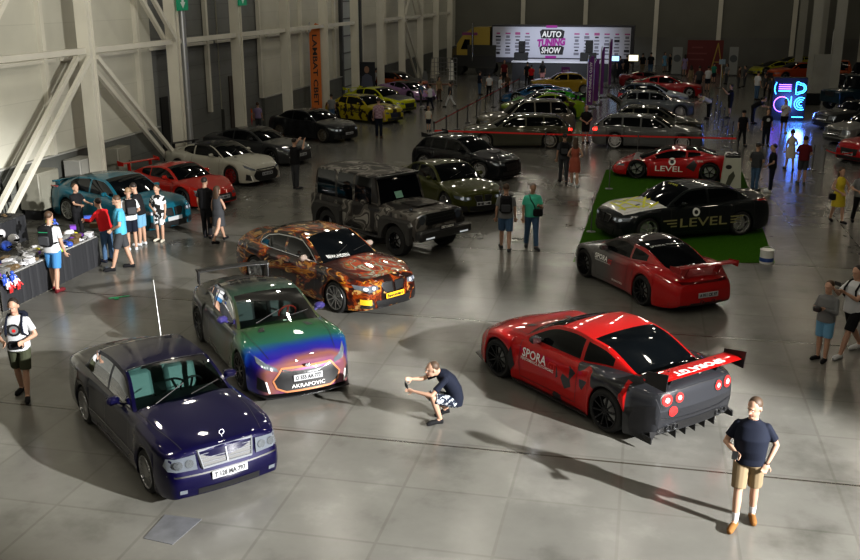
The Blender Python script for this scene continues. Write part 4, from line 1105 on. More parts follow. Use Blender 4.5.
simple(GTR, 'sports_coupe', 'pearl white coupe with black roof and dark red wheels near the left wall', (Vector((-7.777,36.239,0)), radians(-35)), wh, rim=redrim, face='gtr', mats=dict(roof=PL('black_roof', (.01,.01,.012), .2, .2), pillar=wh), extra=lambda c: (c.wipers(), c.plate('front', .42, 'K 002 KK 50'), c.wing(-2.12, 1.18, 1.4, .22, BLACK, (-2.1,1.0), mount=.35)), seams=True)
dg = PL('gunmetal', (.055,.058,.062), .3, .6)
simple(GTR, 'sports_coupe', 'gunmetal grey coupe parked behind the white coupe', (Vector((-7.137,40.3,0)), radians(-30)), dg, face='gtr', extra=lambda c: (c.plate('front', .42, 'E 777 OX'),), rim=DARKRIM)
bk = noisy(PL('dark_camo', (.020,.022,.025), .3, .3), 2.2, .8)
simple(COUPE, 'coupe', 'black patterned coupe with round chrome-lipped wheels beyond the gunmetal coupe', (Vector((-5.512,46.652,0)), radians(-38)), bk, face='bmw', rim=mat('bronze_lip', (.30,.27,.22), .3, .8), extra=lambda c: c.plate('front', .42, 'A 044 AA'))
teal = PL('teal', (.008,.13,.19), .3, .4)
simple(dict(M5, wb=2.86), 'sedan', 'teal sedan behind the stall, rear wheel showing beside the seller', (Vector((-9.316,28.95,0)), radians(-35)), teal, rim=mat('light_rim', (.45,.45,.42), .3, .7), face='bmw', extra=lambda c: (c.plate('front', .42, ''), c.wing(-2.3, 1.12, 1.5, .12, teal, (-2.3,1.0), mount=.4)), seams=True)
yel = PL('neon_yellow', (.58,.62,.01), .3, .05); 
def sticker(m, sc=3):
    n, l = nt(m); b = bsdf(m); tc = n.new('ShaderNodeTexCoord'); z = n.new('ShaderNodeTexNoise'); z.inputs['Scale'].default_value = sc; z.inputs['Detail'].default_value = 2; l.new(tc.outputs['Object'], z.inputs['Vector'])
    c0 = b.inputs['Base Color'].default_value[:3]; r = ramp(n, [(0,(.03,.02,.01)),(.42,(.10,.05,.01)),(.45,c0)], 'CONSTANT'); l.new(z.outputs['Fac'], r.inputs[0]); l.new(r.outputs[0], b.inputs['Base Color']); return m
simple(COUPE, 'coupe', 'amber yellow coupe covered in dark stickers, nearest of the yellow cars at left', (Vector((-3.5,53.3,0)), radians(-40)), sticker(PL('amber', (.50,.42,.01), .3, .05)), rim=DARKRIM, extra=lambda c: c.text('door_lettering', 'HARDEST', 'right', -.1, .62, 1.7, .22, INK, .012, bold=.02))
simple(COUPE, 'coupe', 'bright yellow coupe with black hood behind the stickered amber coupe', (Vector((-2.9,57.8,0)), radians(-38)), yel, rim=DARKRIM, mats=dict(hood=BLACK), extra=bigwing(yel, 1.2, 1.4))
simple(COUPE, 'coupe', 'orange and black coupe far along the left wall', placeh((408,93.5), 'r', -30, 2.81, 1.88), PL('orange', (.45,.09,.01), .3, .2), rim=DARKRIM, mats=dict(hood=BLACK, roof=BLACK))
simple(SUPER, 'sports_car', 'low lilac car with black roof, nose showing behind the bright yellow coupe', placeh((410,101.5), 'r', -48, 2.62, 1.9), PL('lilac', (.42,.25,.48), .3, .2), rim=DARKRIM, mats=dict(roof=BLACK))
# middle row behind the rope
og = PL('olive_grey', (.085,.085,.055), .35, .4); RW_ = mat('pale_rim', (.40,.38,.33), .3, .8)
simple(WAGON, 'station_wagon', 'olive grey station wagon facing left with lit tail light, behind the red rope', (Vector((3.86,44.25,0)), radians(182)), og, rim=RW_, mats=dict(tail=TAILON), extra=lambda c: c.sidepair('tail_light_side', [(-2.42,.80),(-2.28,.80),(-2.28,.90),(-2.42,.88)], TAILON), seams=True)
simple(dict(WAGON, H=1.62, wb=2.85), 'suv', 'champagne grey crossover facing left behind the olive grey station wagon', (Vector((4.66,48.8,0)), radians(188)), PL('champagne', (.19,.18,.15), .3, .5), rim=DARKRIM, group=None)
simple(SUPER, 'supercar', 'vivid green supercar facing left in the middle row', (Vector((6.99,59.0,0)), radians(190)), PL('lime', (.04,.40,.01), .25, .2), rim=DARKRIM)
simple(COUPE, 'coupe', 'dark coupe with yellow-green accents in front of the green supercar', (Vector((6.1,54.3,0)), radians(188)), sticker(PL('acid_green', (.28,.42,.01), .3, .1), 1.6), rim=DARKRIM, extra=bigwing(BLACK, 1.25, 1.4))
simple(SUPER, 'supercar', 'blue low car nose showing behind the vivid green supercar', place((518,103.8), (556,104), 'l', 2.62, 1.86), PL('sky_blue', (.02,.12,.28), .3, .3), rim=DARKRIM)
simple(dict(SEDAN_OLD), 'sedan', 'yellow older sedan below the small purple sign before the stage', place((545,94), (581,94), 'l', 2.80, 1.76), PL('taxi_yellow', (.42,.28,.02), .3, .05), rim=ALU)
# right of the middle aisle
sg_ = PL('slate_grey', (.13,.135,.135), .32, .5)
simple(WAGON, 'station_wagon', 'slate grey station wagon facing right with bright spoked wheels, behind the supercar', (Vector((9.9,43.9,0)), radians(-15)), sg_, rim=mat('white_rim', (.6,.6,.6), .3, .6), mats=dict(tail=TAILON), extra=lambda c: (c.plate('front', .42, 'H 128 HA'), c.sidepair('tail_light_side', [(-2.42,.78),(-2.28,.78),(-2.28,.92),(-2.42,.90)], TAILON)), seams=True)
def tailgate(c):
    mb = MB(); a = Vector((-1.7,0,1.46)); d = Vector((-.62,0,.42)); u = Vector((0,.62,0))
    mb.bar(a, a+d*1.1, 1.24, .06, up=(1,0,1)); o = mb.build('open_tailgate', c.M['body'], c.root)
    MB().bar(a+d*.1+Vector((.03,0,.045)), a+d*.8+Vector((.03,0,.045)), 1.05, .01, up=(1,0,1)).build('tailgate_glass', GLASS, o)
simple(dict(HATCH, wb=2.75), 'hatchback', 'dark hatchback with raised tailgate behind the slate grey station wagon', (Vector((11.0,47.6,0)), radians(-15)), PL('dark_bronze', (.05,.05,.035), .3, .5), rim=DARKRIM, extra=tailgate)
simple(HATCH, 'hatchback', 'silver hatchback facing right in the second row of the right group', place((674,118), (637,117.5), 'r', 2.62, 1.86), PL('silver', (.15,.165,.175), .3, .6), rim=ALU)
rl = split_paint('rally', (.015,.03,.06), (.30,.33,.36), -.3, .3, .2, 4.)
simple(HATCH, 'hatchback', 'rally hatchback in dark blue and pale livery with red tail, being worked on', place((672,109), (631,108), 'r', 2.62, 1.86), rl, rim=ALU, mats=dict(trunk=REDV), extra=lambda c: (bigwing(BLACK,1.42,1.3,.35)(c), c.text('door_lettering', '555', 'right', 0, .6, .6, .3, REDV, .01, bold=.02), c.patch('rear_side_patch', [(-2.0,.4),(-1.6,.4),(-1.7,.85),(-2.0,.85)], c.frame('right'), REDV, .01)))
simple(COUPE, 'coupe', 'red coupe behind the rally hatchback, hood showing', place((684,98), (650,97), 'r', 2.81, 1.88), PL('signal_red', (.40,.01,.015), .25, .2), rim=DARKRIM)
simple(SUPER, 'supercar', 'dark red and black supercar at the back of the right group', place((664,88.5), (634,88), 'r', 2.62, 1.94), PL('wine_red', (.22,.012,.02), .25, .2), rim=DARKRIM, mats=dict(roof=BLACK))
# far right
simple(SUPER, 'supercar', 'low yellow supercar left of the paired columns', placeh((766,75.5), 'l', 190, 2.62, 1.94), PL('lemon', (.40,.40,.01), .25, .1), rim=DARKRIM)
simple(SUPER, 'supercar', 'second low yellow supercar behind the first, far right', placeh((786,69.5), 'l', 188, 2.62, 1.94), PL('canary', (.45,.42,.02), .25, .1), rim=DARKRIM)
simple(COUPE, 'coupe', 'orange red coupe just left of the paired columns', placeh((785,81), 'l', 192, 2.81, 1.88), PL('lava_orange', (.50,.08,.01), .25, .1), rim=DARKRIM)
PICK = dict(OFFROAD, xrr=-.55, xdk=-.65, ar=[(-.65,1.19),(-.6,1.75),(-.5,1.86),(0,1.88),(.36,1.87),(.44,1.82),(.655,1.21),(.66,1.205)], wins=[(-.45,.36)], doors=[(-.5,.62)])
simple(PICK, 'pickup_truck', 'orange pickup truck visible beyond the paired columns', (Vector((30.5,73.5,0)), radians(-20)), PL('pickup_orange', (.50,.10,.02), .3, .1), rim=DARKRIM, face='x')
simple(dict(OFFROAD, H=1.9), 'offroad_car', 'dark teal lifted off-road car at the right edge', placeh((848,112), 'l', 196, 2.85, 1.84), PL('deep_teal', (.006,.035,.05), .25, .4), rim=DARKRIM, face='x')
def chromeface(c):
    c.patch('grille', [(-.38,.50),(.38,.50),(.42,.80),(-.42,.80)], c.frame('front'), CHROME, .02); 
    for q in range(3): c.stripe('grille_bar', [(-.38,.56+q*.07),(.38,.56+q*.07)], 'front', BLACK, .03, .03)
    c.pair('headlight', [(.48,.55),(.80,.56),(.82,.74),(.50,.76)], 'front', LAMP, .02); c.stripe('bumper_strip', [(-.8,.42),(0,.42),(.8,.42)], 'front', CHROME, .04, .01); c.pair('fog_lamp', [(.5,.26),(.66,.26),(.66,.34),(.5,.34)], 'front', LAMP)
simple(SEDAN_OLD, 'sedan', 'dark older sedan with chrome grille in the right-hand row', placeh((845,131), 'l', 198, 2.80, 1.76), PL('anthracite', (.03,.032,.035), .25, .5), rim=ALU, face='x', extra=chromeface)
simple(SEDAN_OLD, 'sedan', 'silver older sedan with chrome front beside the red car at the right edge', placeh((860,147), 'l', 200, 2.80, 1.76), PL('old_silver', (.24,.245,.24), .25, .6), rim=ALU, face='x', extra=chromeface)
simple(M5, 'sedan', 'shiny red car nose cut off by the right edge of the picture', placeh((881,166), 'l', 205, 2.97, 1.92), PL('ruby', (.45,.01,.015), .2, .2), rim=ALU, extra=lambda c: c.plate('front', .42, 'M 077 MM'))
simple(dict(OFFROAD), 'offroad_car', 'black off-road car in shadow far right behind the teal one', placeh((856,93), 'l', 196, 2.85, 1.84), PL('jet_black', (.008,.008,.01), .15, .3), rim=DARKRIM, face='x')
# ---------------------------------------------------------------- people
BAKE = []
def loft(mb, pts, rad, n=40, mi=0):
    """pts centre points, rad (rx, ry) pairs; rx is across the body (x)"""
    vs = []; fs = []; m = len(pts); P = [Vector(p) for p in pts]
    for i, p in enumerate(P):
        t = (P[min(i+1, m-1)]-P[max(i-1, 0)]).normalized(); px = Vector((1,0,0)); px = (px-t*px.dot(t)).normalized(); py = t.cross(px)
        for k in range(n):
            a = 2*pi*k/n; ca, sa = cos(a), sin(a); q = .90
            vs.append(p+px*(rad[i][0]*abs(ca)**q*(1 if ca > 0 else -1))+py*(rad[i][1]*abs(sa)**q*(1 if sa > 0 else -1)))
    for i in range(m-1):
        for k in range(n): fs.append((i*n+k, i*n+(k+1)%n, (i+1)*n+(k+1)%n, (i+1)*n+k))
    fs.append(tuple(range(n))[::-1]); fs.append(tuple((m-1)*n+k for k in range(n)))
    mb.add(vs, fs, mi)
def limb(mb, pts, rs, n=14):
    """tapering limb with round ends"""
    mb.tube(pts, rs, n)
    for p, r in zip(pts, rs): mb.ell(p, r*1.0, 10, 6)
ARMS = {'down':((.05,.01,-.28),(.065,-.07,-.52)), 'phone':((.06,-.07,-.27),(-.07,-.30,-.17)), 'photo':((.05,-.20,-.14),(-.09,-.38,.08)), 'high':((.06,-.18,.02),(-.03,-.33,.24)),
    'clasp':((.09,-.03,-.27),(-.13,-.19,-.40)), 'pocket':((.12,.07,-.26),(.04,-.05,-.47)), 'reach':((.04,-.17,-.22),(.0,-.41,-.24)), 'back':((.09,.09,-.27),(-.10,.16,-.42)),
    'swingf':((.05,-.10,-.27),(.04,-.28,-.42)), 'swingb':((.05,.13,-.25),(.06,.18,-.49)), 'hip':((.17,.03,-.24),(.02,-.08,-.37)), 'belly':((.12,-.05,-.26),(-.02,-.26,-.30)), 'strap':((.11,-.06,-.24),(-.0,-.20,-.05)), 'photo2':((.03,-.20,-.20),(-.06,-.42,-.06))}
LEGS = {'stand':((.03,0),(-.02,0.02)), 'walk':((.42,.10),(-.34,.28)), 'step':((.24,.06),(-.18,.14)), 'wide':((.06,0),(-.04,0))}
SKIN = [mat('skin_fair', (.40,.245,.175), .55), mat('skin_tan', (.30,.175,.115), .55), mat('skin_pale', (.46,.30,.23), .55)]
HAIR = {'dark': mat('dark_hair', (.018,.012,.010), .6), 'brown': mat('brown_hair', (.06,.035,.02), .6), 'light': mat('fair_hair', (.22,.14,.08), .6), 'grey': mat('grey_hair', (.16,.14,.13), .6)}
def cloth(name, col, rough=.85): return mat('cloth_'+name, col, rough, spec=.2)
CL = {k: cloth(k, v) for k, v in dict(black=(.012,.012,.014), navy=(.011,.014,.026), darkgrey=(.05,.052,.058), grey=(.16,.165,.17), white=(.50,.51,.53), offwhite=(.48,.45,.38), khaki=(.21,.16,.10), olive=(.05,.055,.035), blue=(.06,.20,.42), jeans=(.06,.11,.19), paleblue=(.14,.30,.45), cyan=(.08,.34,.50),
    red=(.50,.02,.025), darkred=(.12,.015,.02), green=(.03,.18,.13), mint=(.07,.42,.30), yellow=(.50,.40,.04), purple=(.12,.05,.16), rust=(.30,.09,.06), lilac=(.25,.2,.33), tan=(.20,.095,.03), brown=(.08,.05,.035), orange=(.55,.12,.03), pink=(.4,.2,.2)).items()}
def camoshorts():
    m = cloth('leaf_print', (.02,.03,.05)); n, l = nt(m); b = bsdf(m); tc = n.new('ShaderNodeTexCoord'); z = n.new('ShaderNodeTexNoise'); z.inputs['Scale'].default_value = 22; z.inputs['Detail'].default_value = 1; l.new(tc.outputs['Object'], z.inputs['Vector'])
    r = ramp(n, [(0,(.015,.02,.035)),(.52,(.02,.03,.05)),(.54,(.35,.37,.4))], 'CONSTANT'); l.new(z.outputs['Fac'], r.inputs[0]); l.new(r.outputs[0], b.inputs['Base Color']); return m
CL['leafprint'] = camoshorts()
def patchprint():
    m = cloth('patchwork', (.02,.02,.02)); n, l = nt(m); b = bsdf(m); tc = n.new('ShaderNodeTexCoord'); z = n.new('ShaderNodeTexVoronoi'); z.inputs['Scale'].default_value = 11; l.new(tc.outputs['Object'], z.inputs['Vector'])
    sp = n.new('ShaderNodeSeparateColor'); l.new(z.outputs['Color'], sp.inputs[0]); r = ramp(n, [(0,(.02,.02,.02)),(.5,(.65,.66,.68))], 'CONSTANT'); l.new(sp.outputs[0], r.inputs[0]); l.new(r.outputs[0], b.inputs['Base Color']); return m
CL['patchwork'] = patchprint()
def plaid():
    m = cloth('plaid', (.25,.17,.22)); n, l = nt(m); b = bsdf(m); tc = n.new('ShaderNodeTexCoord'); z = n.new('ShaderNodeTexChecker'); z.inputs['Scale'].default_value = 14; z.inputs[1].default_value = (.26,.15,.20,1); z.inputs[2].default_value = (.40,.30,.34,1); l.new(tc.outputs['Object'], z.inputs['Vector']); l.new(z.outputs[0], b.inputs['Base Color']); return m
CL['plaid'] = plaid()

def hand(mb, w, d, side, k, curl=.5, palm=None):
    """five separate fingers leaving a palm; w wrist, d forearm direction"""
    d = Vector(d).normalized(); u = Vector(palm) if palm else Vector((0,-1,0)); s = d.cross(u)
    if s.length < .1: s = d.cross(Vector((1,0,0)))
    s.normalize(); nrm = s.cross(d).normalized()
    c = w+d*.045*k
    R = Matrix((s, nrm, d)).transposed()
    mb.ell(c, (.042*k,.018*k,.055*k), 10, 8, R=R)
    for i, (o, L) in enumerate(((-.033,.062),(-.011,.074),(.011,.070),(.032,.055))):
        p0 = w+d*.080*k+s*o*k; p1 = p0+(d*cos(curl*.5)+nrm*sin(curl*.5)*1.0)*L*.5*k; p2 = p1+(d*cos(curl*1.4)+nrm*sin(curl*1.4))*L*.45*k
        mb.tube([p0-d*.02*k, p0, p1, p2], [.0095*k,.009*k,.0085*k,.007*k], 6)
    t0 = w+d*.03*k+s*side*.035*k; t1 = t0+(d*.6+s*side*.7+nrm*.25).normalized()*.04*k; t2 = t1+(d*.85+s*side*.15+nrm*.4).normalized()*.032*k
    mb.tube([t0, t1, t2], [.012*k,.010*k,.008*k], 6)

def person(label, feet, head=None, face=0., arms=('down','down'), legs='stand', top='black', bottom='trousers', bcol='black', shoes='white', hair='dark', hl='short', skin=0, lod=0, sleeve='short', fat=0., female=False,
           H=None, lean=0., look=(0,0), crouch=False, group=None, hat=None, socks=None, loc=None, extra=None, J=None):
    P = floor_at(*feet) if loc is None else Vector(loc)
    if H is None:
        H = 1.75
        if head is not None:
            for i in range(60):
                z = 1.3+i*.012; c, s = cos(CP), sin(CP)
                q = P+Vector((0,0,z-CH)); zz = q.y*c-q.z*s; yy = q.y*s+q.z*c
                if 280-CF*yy/zz <= head: break
            H = min(1.93, max(1.55 if not female else 1.55, z))
    k = H/1.75; root = thing('person', label, 'person', P, radians(face), group)
    vox = (.024, .0125, .008)[lod]
    def V(x, y, z): return Vector((x, y, z))*k
    hip = {}; knee = {}; ank = {}; toe = {}
    if crouch:
        pel = V(0,.10,.36)
        hip = {1: V(.09,.10,.36), -1: V(-.09,.10,.36)}
        # left knee up in front, right knee lower: one flat foot, one heel raised
        knee = {1: V(.14,-.30,.50), -1: V(-.15,-.30,.44)}; ank = {1: V(.12,-.16,.09), -1: V(-.15,.05,.15)}; toe = {1: V(.13,-.36,.03), -1: V(-.17,-.12,.03)}
        sp = [V(0,.12,.30), V(0,.14,.42), V(0,.12,.56), V(0,.03,.72), V(0,-.08,.84), V(0,-.17,.90)]
        shc = V(0,-.10,.83); nk = V(0,-.16,.90); hc = V(0,-.27,.97)
    else:
        la = LEGS[legs] if isinstance(legs, str) else legs
        low = 0
        for sd, (a, b) in zip((1,-1), la):
            h = V(sd*.088, 0, .92); kn = h+Vector((sd*.012, -sin(a), -cos(a)))*.43*k; an = kn+Vector((sd*.0, -sin(a-b), -cos(a-b)))*.42*k
            hip[sd] = h; knee[sd] = kn; ank[sd] = an
        low = min(ank[1].z, ank[-1].z)-.075*k
        for sd in (1,-1):
            hip[sd] = hip[sd]-Vector((0,0,low)); knee[sd] = knee[sd]-Vector((0,0,low)); ank[sd] = ank[sd]-Vector((0,0,low))
            an = ank[sd]; lift = an.z-.075*k
            toe[sd] = an+Vector((sd*.035, -.17, -.045-lift*.9))*1*k
        pel = V(0,0,.92)-Vector((0,0,low))
        def T(x, y, z):      # torso space bends forward about the hips
            q = Vector((x, y*cos(lean)-(z)*sin(lean), y*sin(lean)*-1*-1*0+z*cos(lean)+y*sin(lean)*0))
            return pel+q*k
        sp = [T(0,0,-.06), T(0,0,.03), T(0,.0,.14), T(0,-.005,.30), T(0,0,.44), T(0,.01,.53)]
        shc = T(0,.01,.452); nk = T(0,.0,.55); hc = T(0,-.025,.688)
    sw = (.178 if not female else .160)*k
    upv = (nk-sp[1]).normalized()
    sh = {sd: shc+Vector((sd*sw,0,0)) for sd in (1,-1)}
    el = {}; wr = {}
    for sd, a in zip((1,-1), arms):
        e, w_ = ARMS[a] if isinstance(a, str) else a
        el[sd] = sh[sd]+Vector((sd*e[0], e[1], e[2]))*k; wr[sd] = sh[sd]+Vector((sd*w_[0], w_[1], w_[2]))*k
    if J: J(sh, el, wr, k, V)
    body = MB(); f = fat
    tr = [(.13,.10),(.165,.115),(.145+f*.6,.105+f),(.165+f*.4,.115+f*.7),(.150,.095),(.062,.062)]
    if female: tr = [(.13,.10),(.168,.115),(.115,.085),(.14,.115),(.14,.09),(.055,.055)]
    ins = lambda L, v: list(L[:-1])+[v, L[-1]]
    spx = ins(sp, sp[4].lerp(sp[5], .45)); loft(body, spx, ins([(a*k, b*k) for a, b in tr], (.118*k,.078*k)))
    limb(body, [nk-upv*.04*k, nk+upv*.06*k], [.062*k,.055*k])
    for sd in (1,-1):
        limb(body, [hip[sd], hip[sd].lerp(knee[sd], .5), knee[sd]], [.092*k,.078*k,.056*k])
        limb(body, [knee[sd], knee[sd].lerp(ank[sd], .35), ank[sd]], [.054*k,.056*k,.036*k])
        limb(body, [ank[sd], toe[sd].lerp(ank[sd], .4)+Vector((0,0,-.01)), toe[sd]], [.036*k,.036*k,.026*k])
        limb(body, [sh[sd]-Vector((sd*.015,0,.025))*k, sh[sd].lerp(el[sd], .5), el[sd]], [.038*k,.044*k,.037*k])
        limb(body, [el[sd], el[sd].lerp(wr[sd], .3), wr[sd]], [.038*k,.038*k,.024*k])
        hand(body, wr[sd], wr[sd]-el[sd], -sd, k*(1.15 if lod < 2 else 1.05), .6)
    # head
    yaw, pit = look; R = Matrix.Rotation(yaw, 3, 'Z') @ Matrix.Rotation(pit, 3, 'X')
    hk = k**.4*1.07
    def Hd(x, y, z): return hc+R@(Vector((x, y, z))*hk)
    limb(body, [nk, Hd(0,.015,-.06)], [.056*k,.055*k])
    body.ell(Hd(0,.012,.025), (.077*hk,.096*hk,.098*hk), 16, 12, R=R); body.ell(Hd(0,-.022,-.045), (.058*hk,.068*hk,.072*hk), 14, 10, R=R)
    if lod:
        body.tube([Hd(0,-.085,.015), Hd(0,-.112,-.022), Hd(0,-.090,-.032)], [.010,.016,.013], 8)
        body.ell(Hd(0,-.075,-.095), (.03,.022,.02), 8, 6); body.ell(Hd(0,-.085,.035), (.055,.016,.012), 8, 6, R=R)
        for sd in (1,-1): body.ell(Hd(sd*.079,.012,-.005), (.012,.022,.034), 8, 6, R=R)
    o = body.build('body', SKIN[skin], root); BAKE.append((o, vox, 4+lod))
    if lod == 2:
        for sd in (1,-1):
            MB().ell(Hd(sd*.031,-.086,.008), (.013,.008,.007), 8, 6, R=R).build('eye', mat('eye_white', (.6,.6,.6), .2), o)
        MB().ell(Hd(0,-.093,-.058), (.024,.008,.007), 8, 6, R=R).build('mouth', mat('lips', (.35,.12,.10), .5), o)
    # shirt
    tm = CL[top] if isinstance(top, str) else top
    s = MB(); g = .016*k+.004
    if bottom == 'dress':
        hem = .48*k if not crouch else .3
        pts = [Vector((0,0,pel.z-.40*k)), Vector((0,0,pel.z-.2*k))]+sp[1:]
        rr = [(.21,.17),(.20,.155),(.178,.125),(.125,.095),(.15,.125),(.148,.098),(.075,.07)]
        loft(s, pts, [(a*k, b*k) for a, b in rr])
    else:
        pts = [sp[0]]+sp[1:]; rr = [(a*k+g+.006, b*k+g+.008) for a, b in tr]; rr[0] = (rr[1][0]*.99, rr[1][1]*.99); rr[2] = (lerp(rr[2][0], rr[1][0], .5), lerp(rr[2][1], rr[1][1], .4)); rr[-1] = (tr[-1][0]*k+.010, tr[-1][1]*k+.010); rr[4] = (.182*k if not female else .155*k, rr[4][1]); loft(s, ins(pts, spx[5]), ins(rr, (.150*k if not female else .125*k,.092*k)))
    if sleeve != 'none':
        for sd in (1,-1):
            e1 = sh[sd].lerp(el[sd], .72 if sleeve == 'short' else 1.)
            s.tube([sh[sd]-Vector((sd*.06,0,-.0))*k, sh[sd]-Vector((0,0,.015))*k, e1], [.050*k,.054*k,.062*k if sleeve == 'short' else .05*k], 10); s.ell(sh[sd]-Vector((sd*.01,0,.012))*k, .057*k, 12, 8)
            if sleeve == 'long': limb(s, [el[sd], wr[sd]], [.048*k,.038*k])
    o = s.build('dress' if bottom == 'dress' else 'shirt', tm, root); BAKE.append((o, vox*.9, 4+3*lod))
    # legs
    if bottom in ('shorts','trousers'):
        p = MB(); bm_ = CL[bcol]
        loft(p, [sp[0]-upv*.03*k, sp[0].lerp(sp[1], .7), sp[1].lerp(sp[2], .45)], [(.155*k,.115*k),(.178*k,.125*k),(.160*k,.115*k)])
        for sd in (1,-1):
            if bottom == 'shorts':
                e = hip[sd].lerp(knee[sd], .93); p.tube([hip[sd], hip[sd].lerp(knee[sd], .5), e], [.105*k,.100*k,.092*k], 12)
            else:
                limb(p, [hip[sd], hip[sd].lerp(knee[sd], .5), knee[sd]], [.103*k,.090*k,.072*k]); p.tube([knee[sd], knee[sd].lerp(ank[sd], .5), ank[sd].lerp(knee[sd], .03)], [.070*k,.068*k,.060*k], 10)
        o = p.build(bottom if bottom == 'shorts' else 'trousers', bm_, root); BAKE.append((o, vox*.9, 4+3*lod))
    elif bottom == 'skirt':
        p = MB(); loft(p, [Vector((0,0,pel.z-.36*k)), pel-Vector((0,0,.15*k)), sp[1], sp[1].lerp(sp[2],.5)], [(.20*k,.17*k),(.19*k,.15*k),(.178*k,.125*k),(.14*k,.105*k)]); p.build('skirt', CL[bcol], root)
    # shoes
    for sd in (1,-1):
        q = MB(); a, t = ank[sd], toe[sd]; d = (t-a); d.z = 0; d.normalize(); x = d.cross(Vector((0,0,1))); tt = (t-a).normalized()
        heel = a-d*.045*k; heel.z = a.z-.045*k
        base = [heel+Vector((0,0,.0)), a.lerp(t, .35)+Vector((0,0,-.012*k)), t+Vector((0,0,.012*k)), t+d*.05*k]
        q.tube(base, [.042*k,.046*k,.046*k,.028*k], 10); q.ell(a-Vector((0,0,.02*k)), (.045*k,.05*k,.045*k), 8, 6)
        o = q.build('shoe', CL[shoes], root); BAKE.append((o, max(.010, vox*.7), 2))
    if lod and shoes in ('black','darkgrey','navy') and False: pass
    # hair
    if hair:
        q = MB(); hm = HAIR[hair]
        if hl == 'short': q.ell(Hd(0,.028,.045), (.081*hk,.090*hk,.088*hk), 14, 10, R=R)
        elif hl == 'buzz': q.ell(Hd(0,.032,.044), (.0815*hk,.090*hk,.087*hk), 14, 10, R=R)
        elif hl == 'long':
            q.ell(Hd(0,.025,.045), (.086*hk,.097*hk,.090*hk), 14, 10, R=R)
            loft(q, [Hd(0,.045,.05), Hd(0,.07,-.08), Hd(0,.085,-.20), Hd(0,.08,-.30)], [(.085*hk,.07*hk),(.095*hk,.055*hk),(.085*hk,.04*hk),(.05*hk,.025*hk)])
        o = q.build('hair', hm, root)
        if hl == 'long': BAKE.append((o, .014, 2))
    if hat:
        q = MB().ell(Hd(0,.01,.065), (.09*hk,.105*hk,.075*hk), 14, 8, R=R); q.ell(Hd(0,-.11 if hat != 'back' else .11,.045), (.07*hk,.07*hk,.012*hk), 12, 6, R=R)
        q.build('cap', CL.get(hat, CL['black']) if hat != 'back' else CL['black'], root)
    if socks:
        for sd in (1,-1): MB().tube([ank[sd].lerp(knee[sd],.05), ank[sd].lerp(knee[sd],.30)], [.042*k,.050*k], 10).build('sock', CL[socks], root)
    info = dict(root=root, wr=wr, el=el, sh=sh, sp=sp, hc=hc, k=k, Hd=Hd, knee=knee, ank=ank)
    return info
def world_pt(I, p): 
    r = I['root']; return Matrix.Rotation(r.rotation_euler.z, 3, 'Z')@Vector(p)+Vector(r.location)
def held(I, name, m, label, cat, c, d, R=None, bev=.004, group=None, parts=None):
    """small thing held by a person, built at its own place"""
    r = I['root']; p = world_pt(I, c); o = MB().box((0,0,0), d, R, 0, bev).build(name, m); o.location = p; o.rotation_euler = (0,0,r.rotation_euler.z)
    tag(o, label, cat, group); return o
def backpack(I, label, m='black', stripe=None):
    r = I['root']; k = I['k']; c = I['sp'][3]+Vector((0,.20*k,.02*k)); p = world_pt(I, c)
    e = thing('backpack', label, 'backpack', p, r.rotation_euler.z)
    mb = MB(); mb.box((0,0,0), (.30*k,.15*k,.44*k), None, 0, .05*k); mb.build('pack', CL[m], e)
    MB().box((0,.085*k,-.08*k), (.24*k,.05*k,.20*k), None, 0, .02*k).build('front_pocket', CL[m if m != 'black' else 'darkgrey'], e)
    MB().tube([(-.04*k,-.03*k,.22*k),(-.02*k,-.02*k,.26*k),(.02*k,-.02*k,.26*k),(.04*k,-.03*k,.22*k)], .008*k, 6).build('grab_handle', CL[m], e)
    for sd in (1,-1):
        dz = I['sh'][1].z-c.z
        pts = [Vector((sd*.10*k,-.05*k,.16*k)), Vector((sd*.12*k,-.13*k,dz+.078*k)), Vector((sd*.115*k,-.24*k,dz+.055*k)), Vector((sd*.125*k,-.345*k,dz-.06*k)), Vector((sd*.135*k,-.345*k,-.06*k)), Vector((sd*.165*k,-.22*k,-.15*k)), Vector((sd*.15*k,-.06*k,-.16*k))]
        mb = MB(); 
        for a, b in zip(pts, pts[1:]): mb.bar(a, b, .045*k, .014*k, up=(1,0,0))
        mb.tube(pts, .016*k, 6); mb2 = MB().tube(pts, .02*k, 6); mb2.build('strap', CL[m], e)
    if stripe: MB().box((0,.078*k,.10*k), (.20*k,.01,.02)).build('strap_stripe', stripe, e)
    return e
def bake_people():
    for o, v, it in BAKE:
        r = o.modifiers.new('r', 'REMESH'); r.mode = 'VOXEL'; r.voxel_size = v; r.use_smooth_shade = True
        s = o.modifiers.new('s', 'SMOOTH'); s.factor = .5; s.iterations = it
    dg = bpy.context.evaluated_depsgraph_get(); res = []
    for o, v, it in BAKE: res.append(bpy.data.meshes.new_from_object(o.evaluated_get(dg)))
    for (o, v, it), me in zip(BAKE, res):
        m = o.data.materials[0]; o.modifiers.clear(); old = o.data; o.data = me; me.materials.clear(); me.materials.append(m); bpy.data.meshes.remove(old)
        me.polygons.foreach_set('use_smooth', [True]*len(me.polygons))
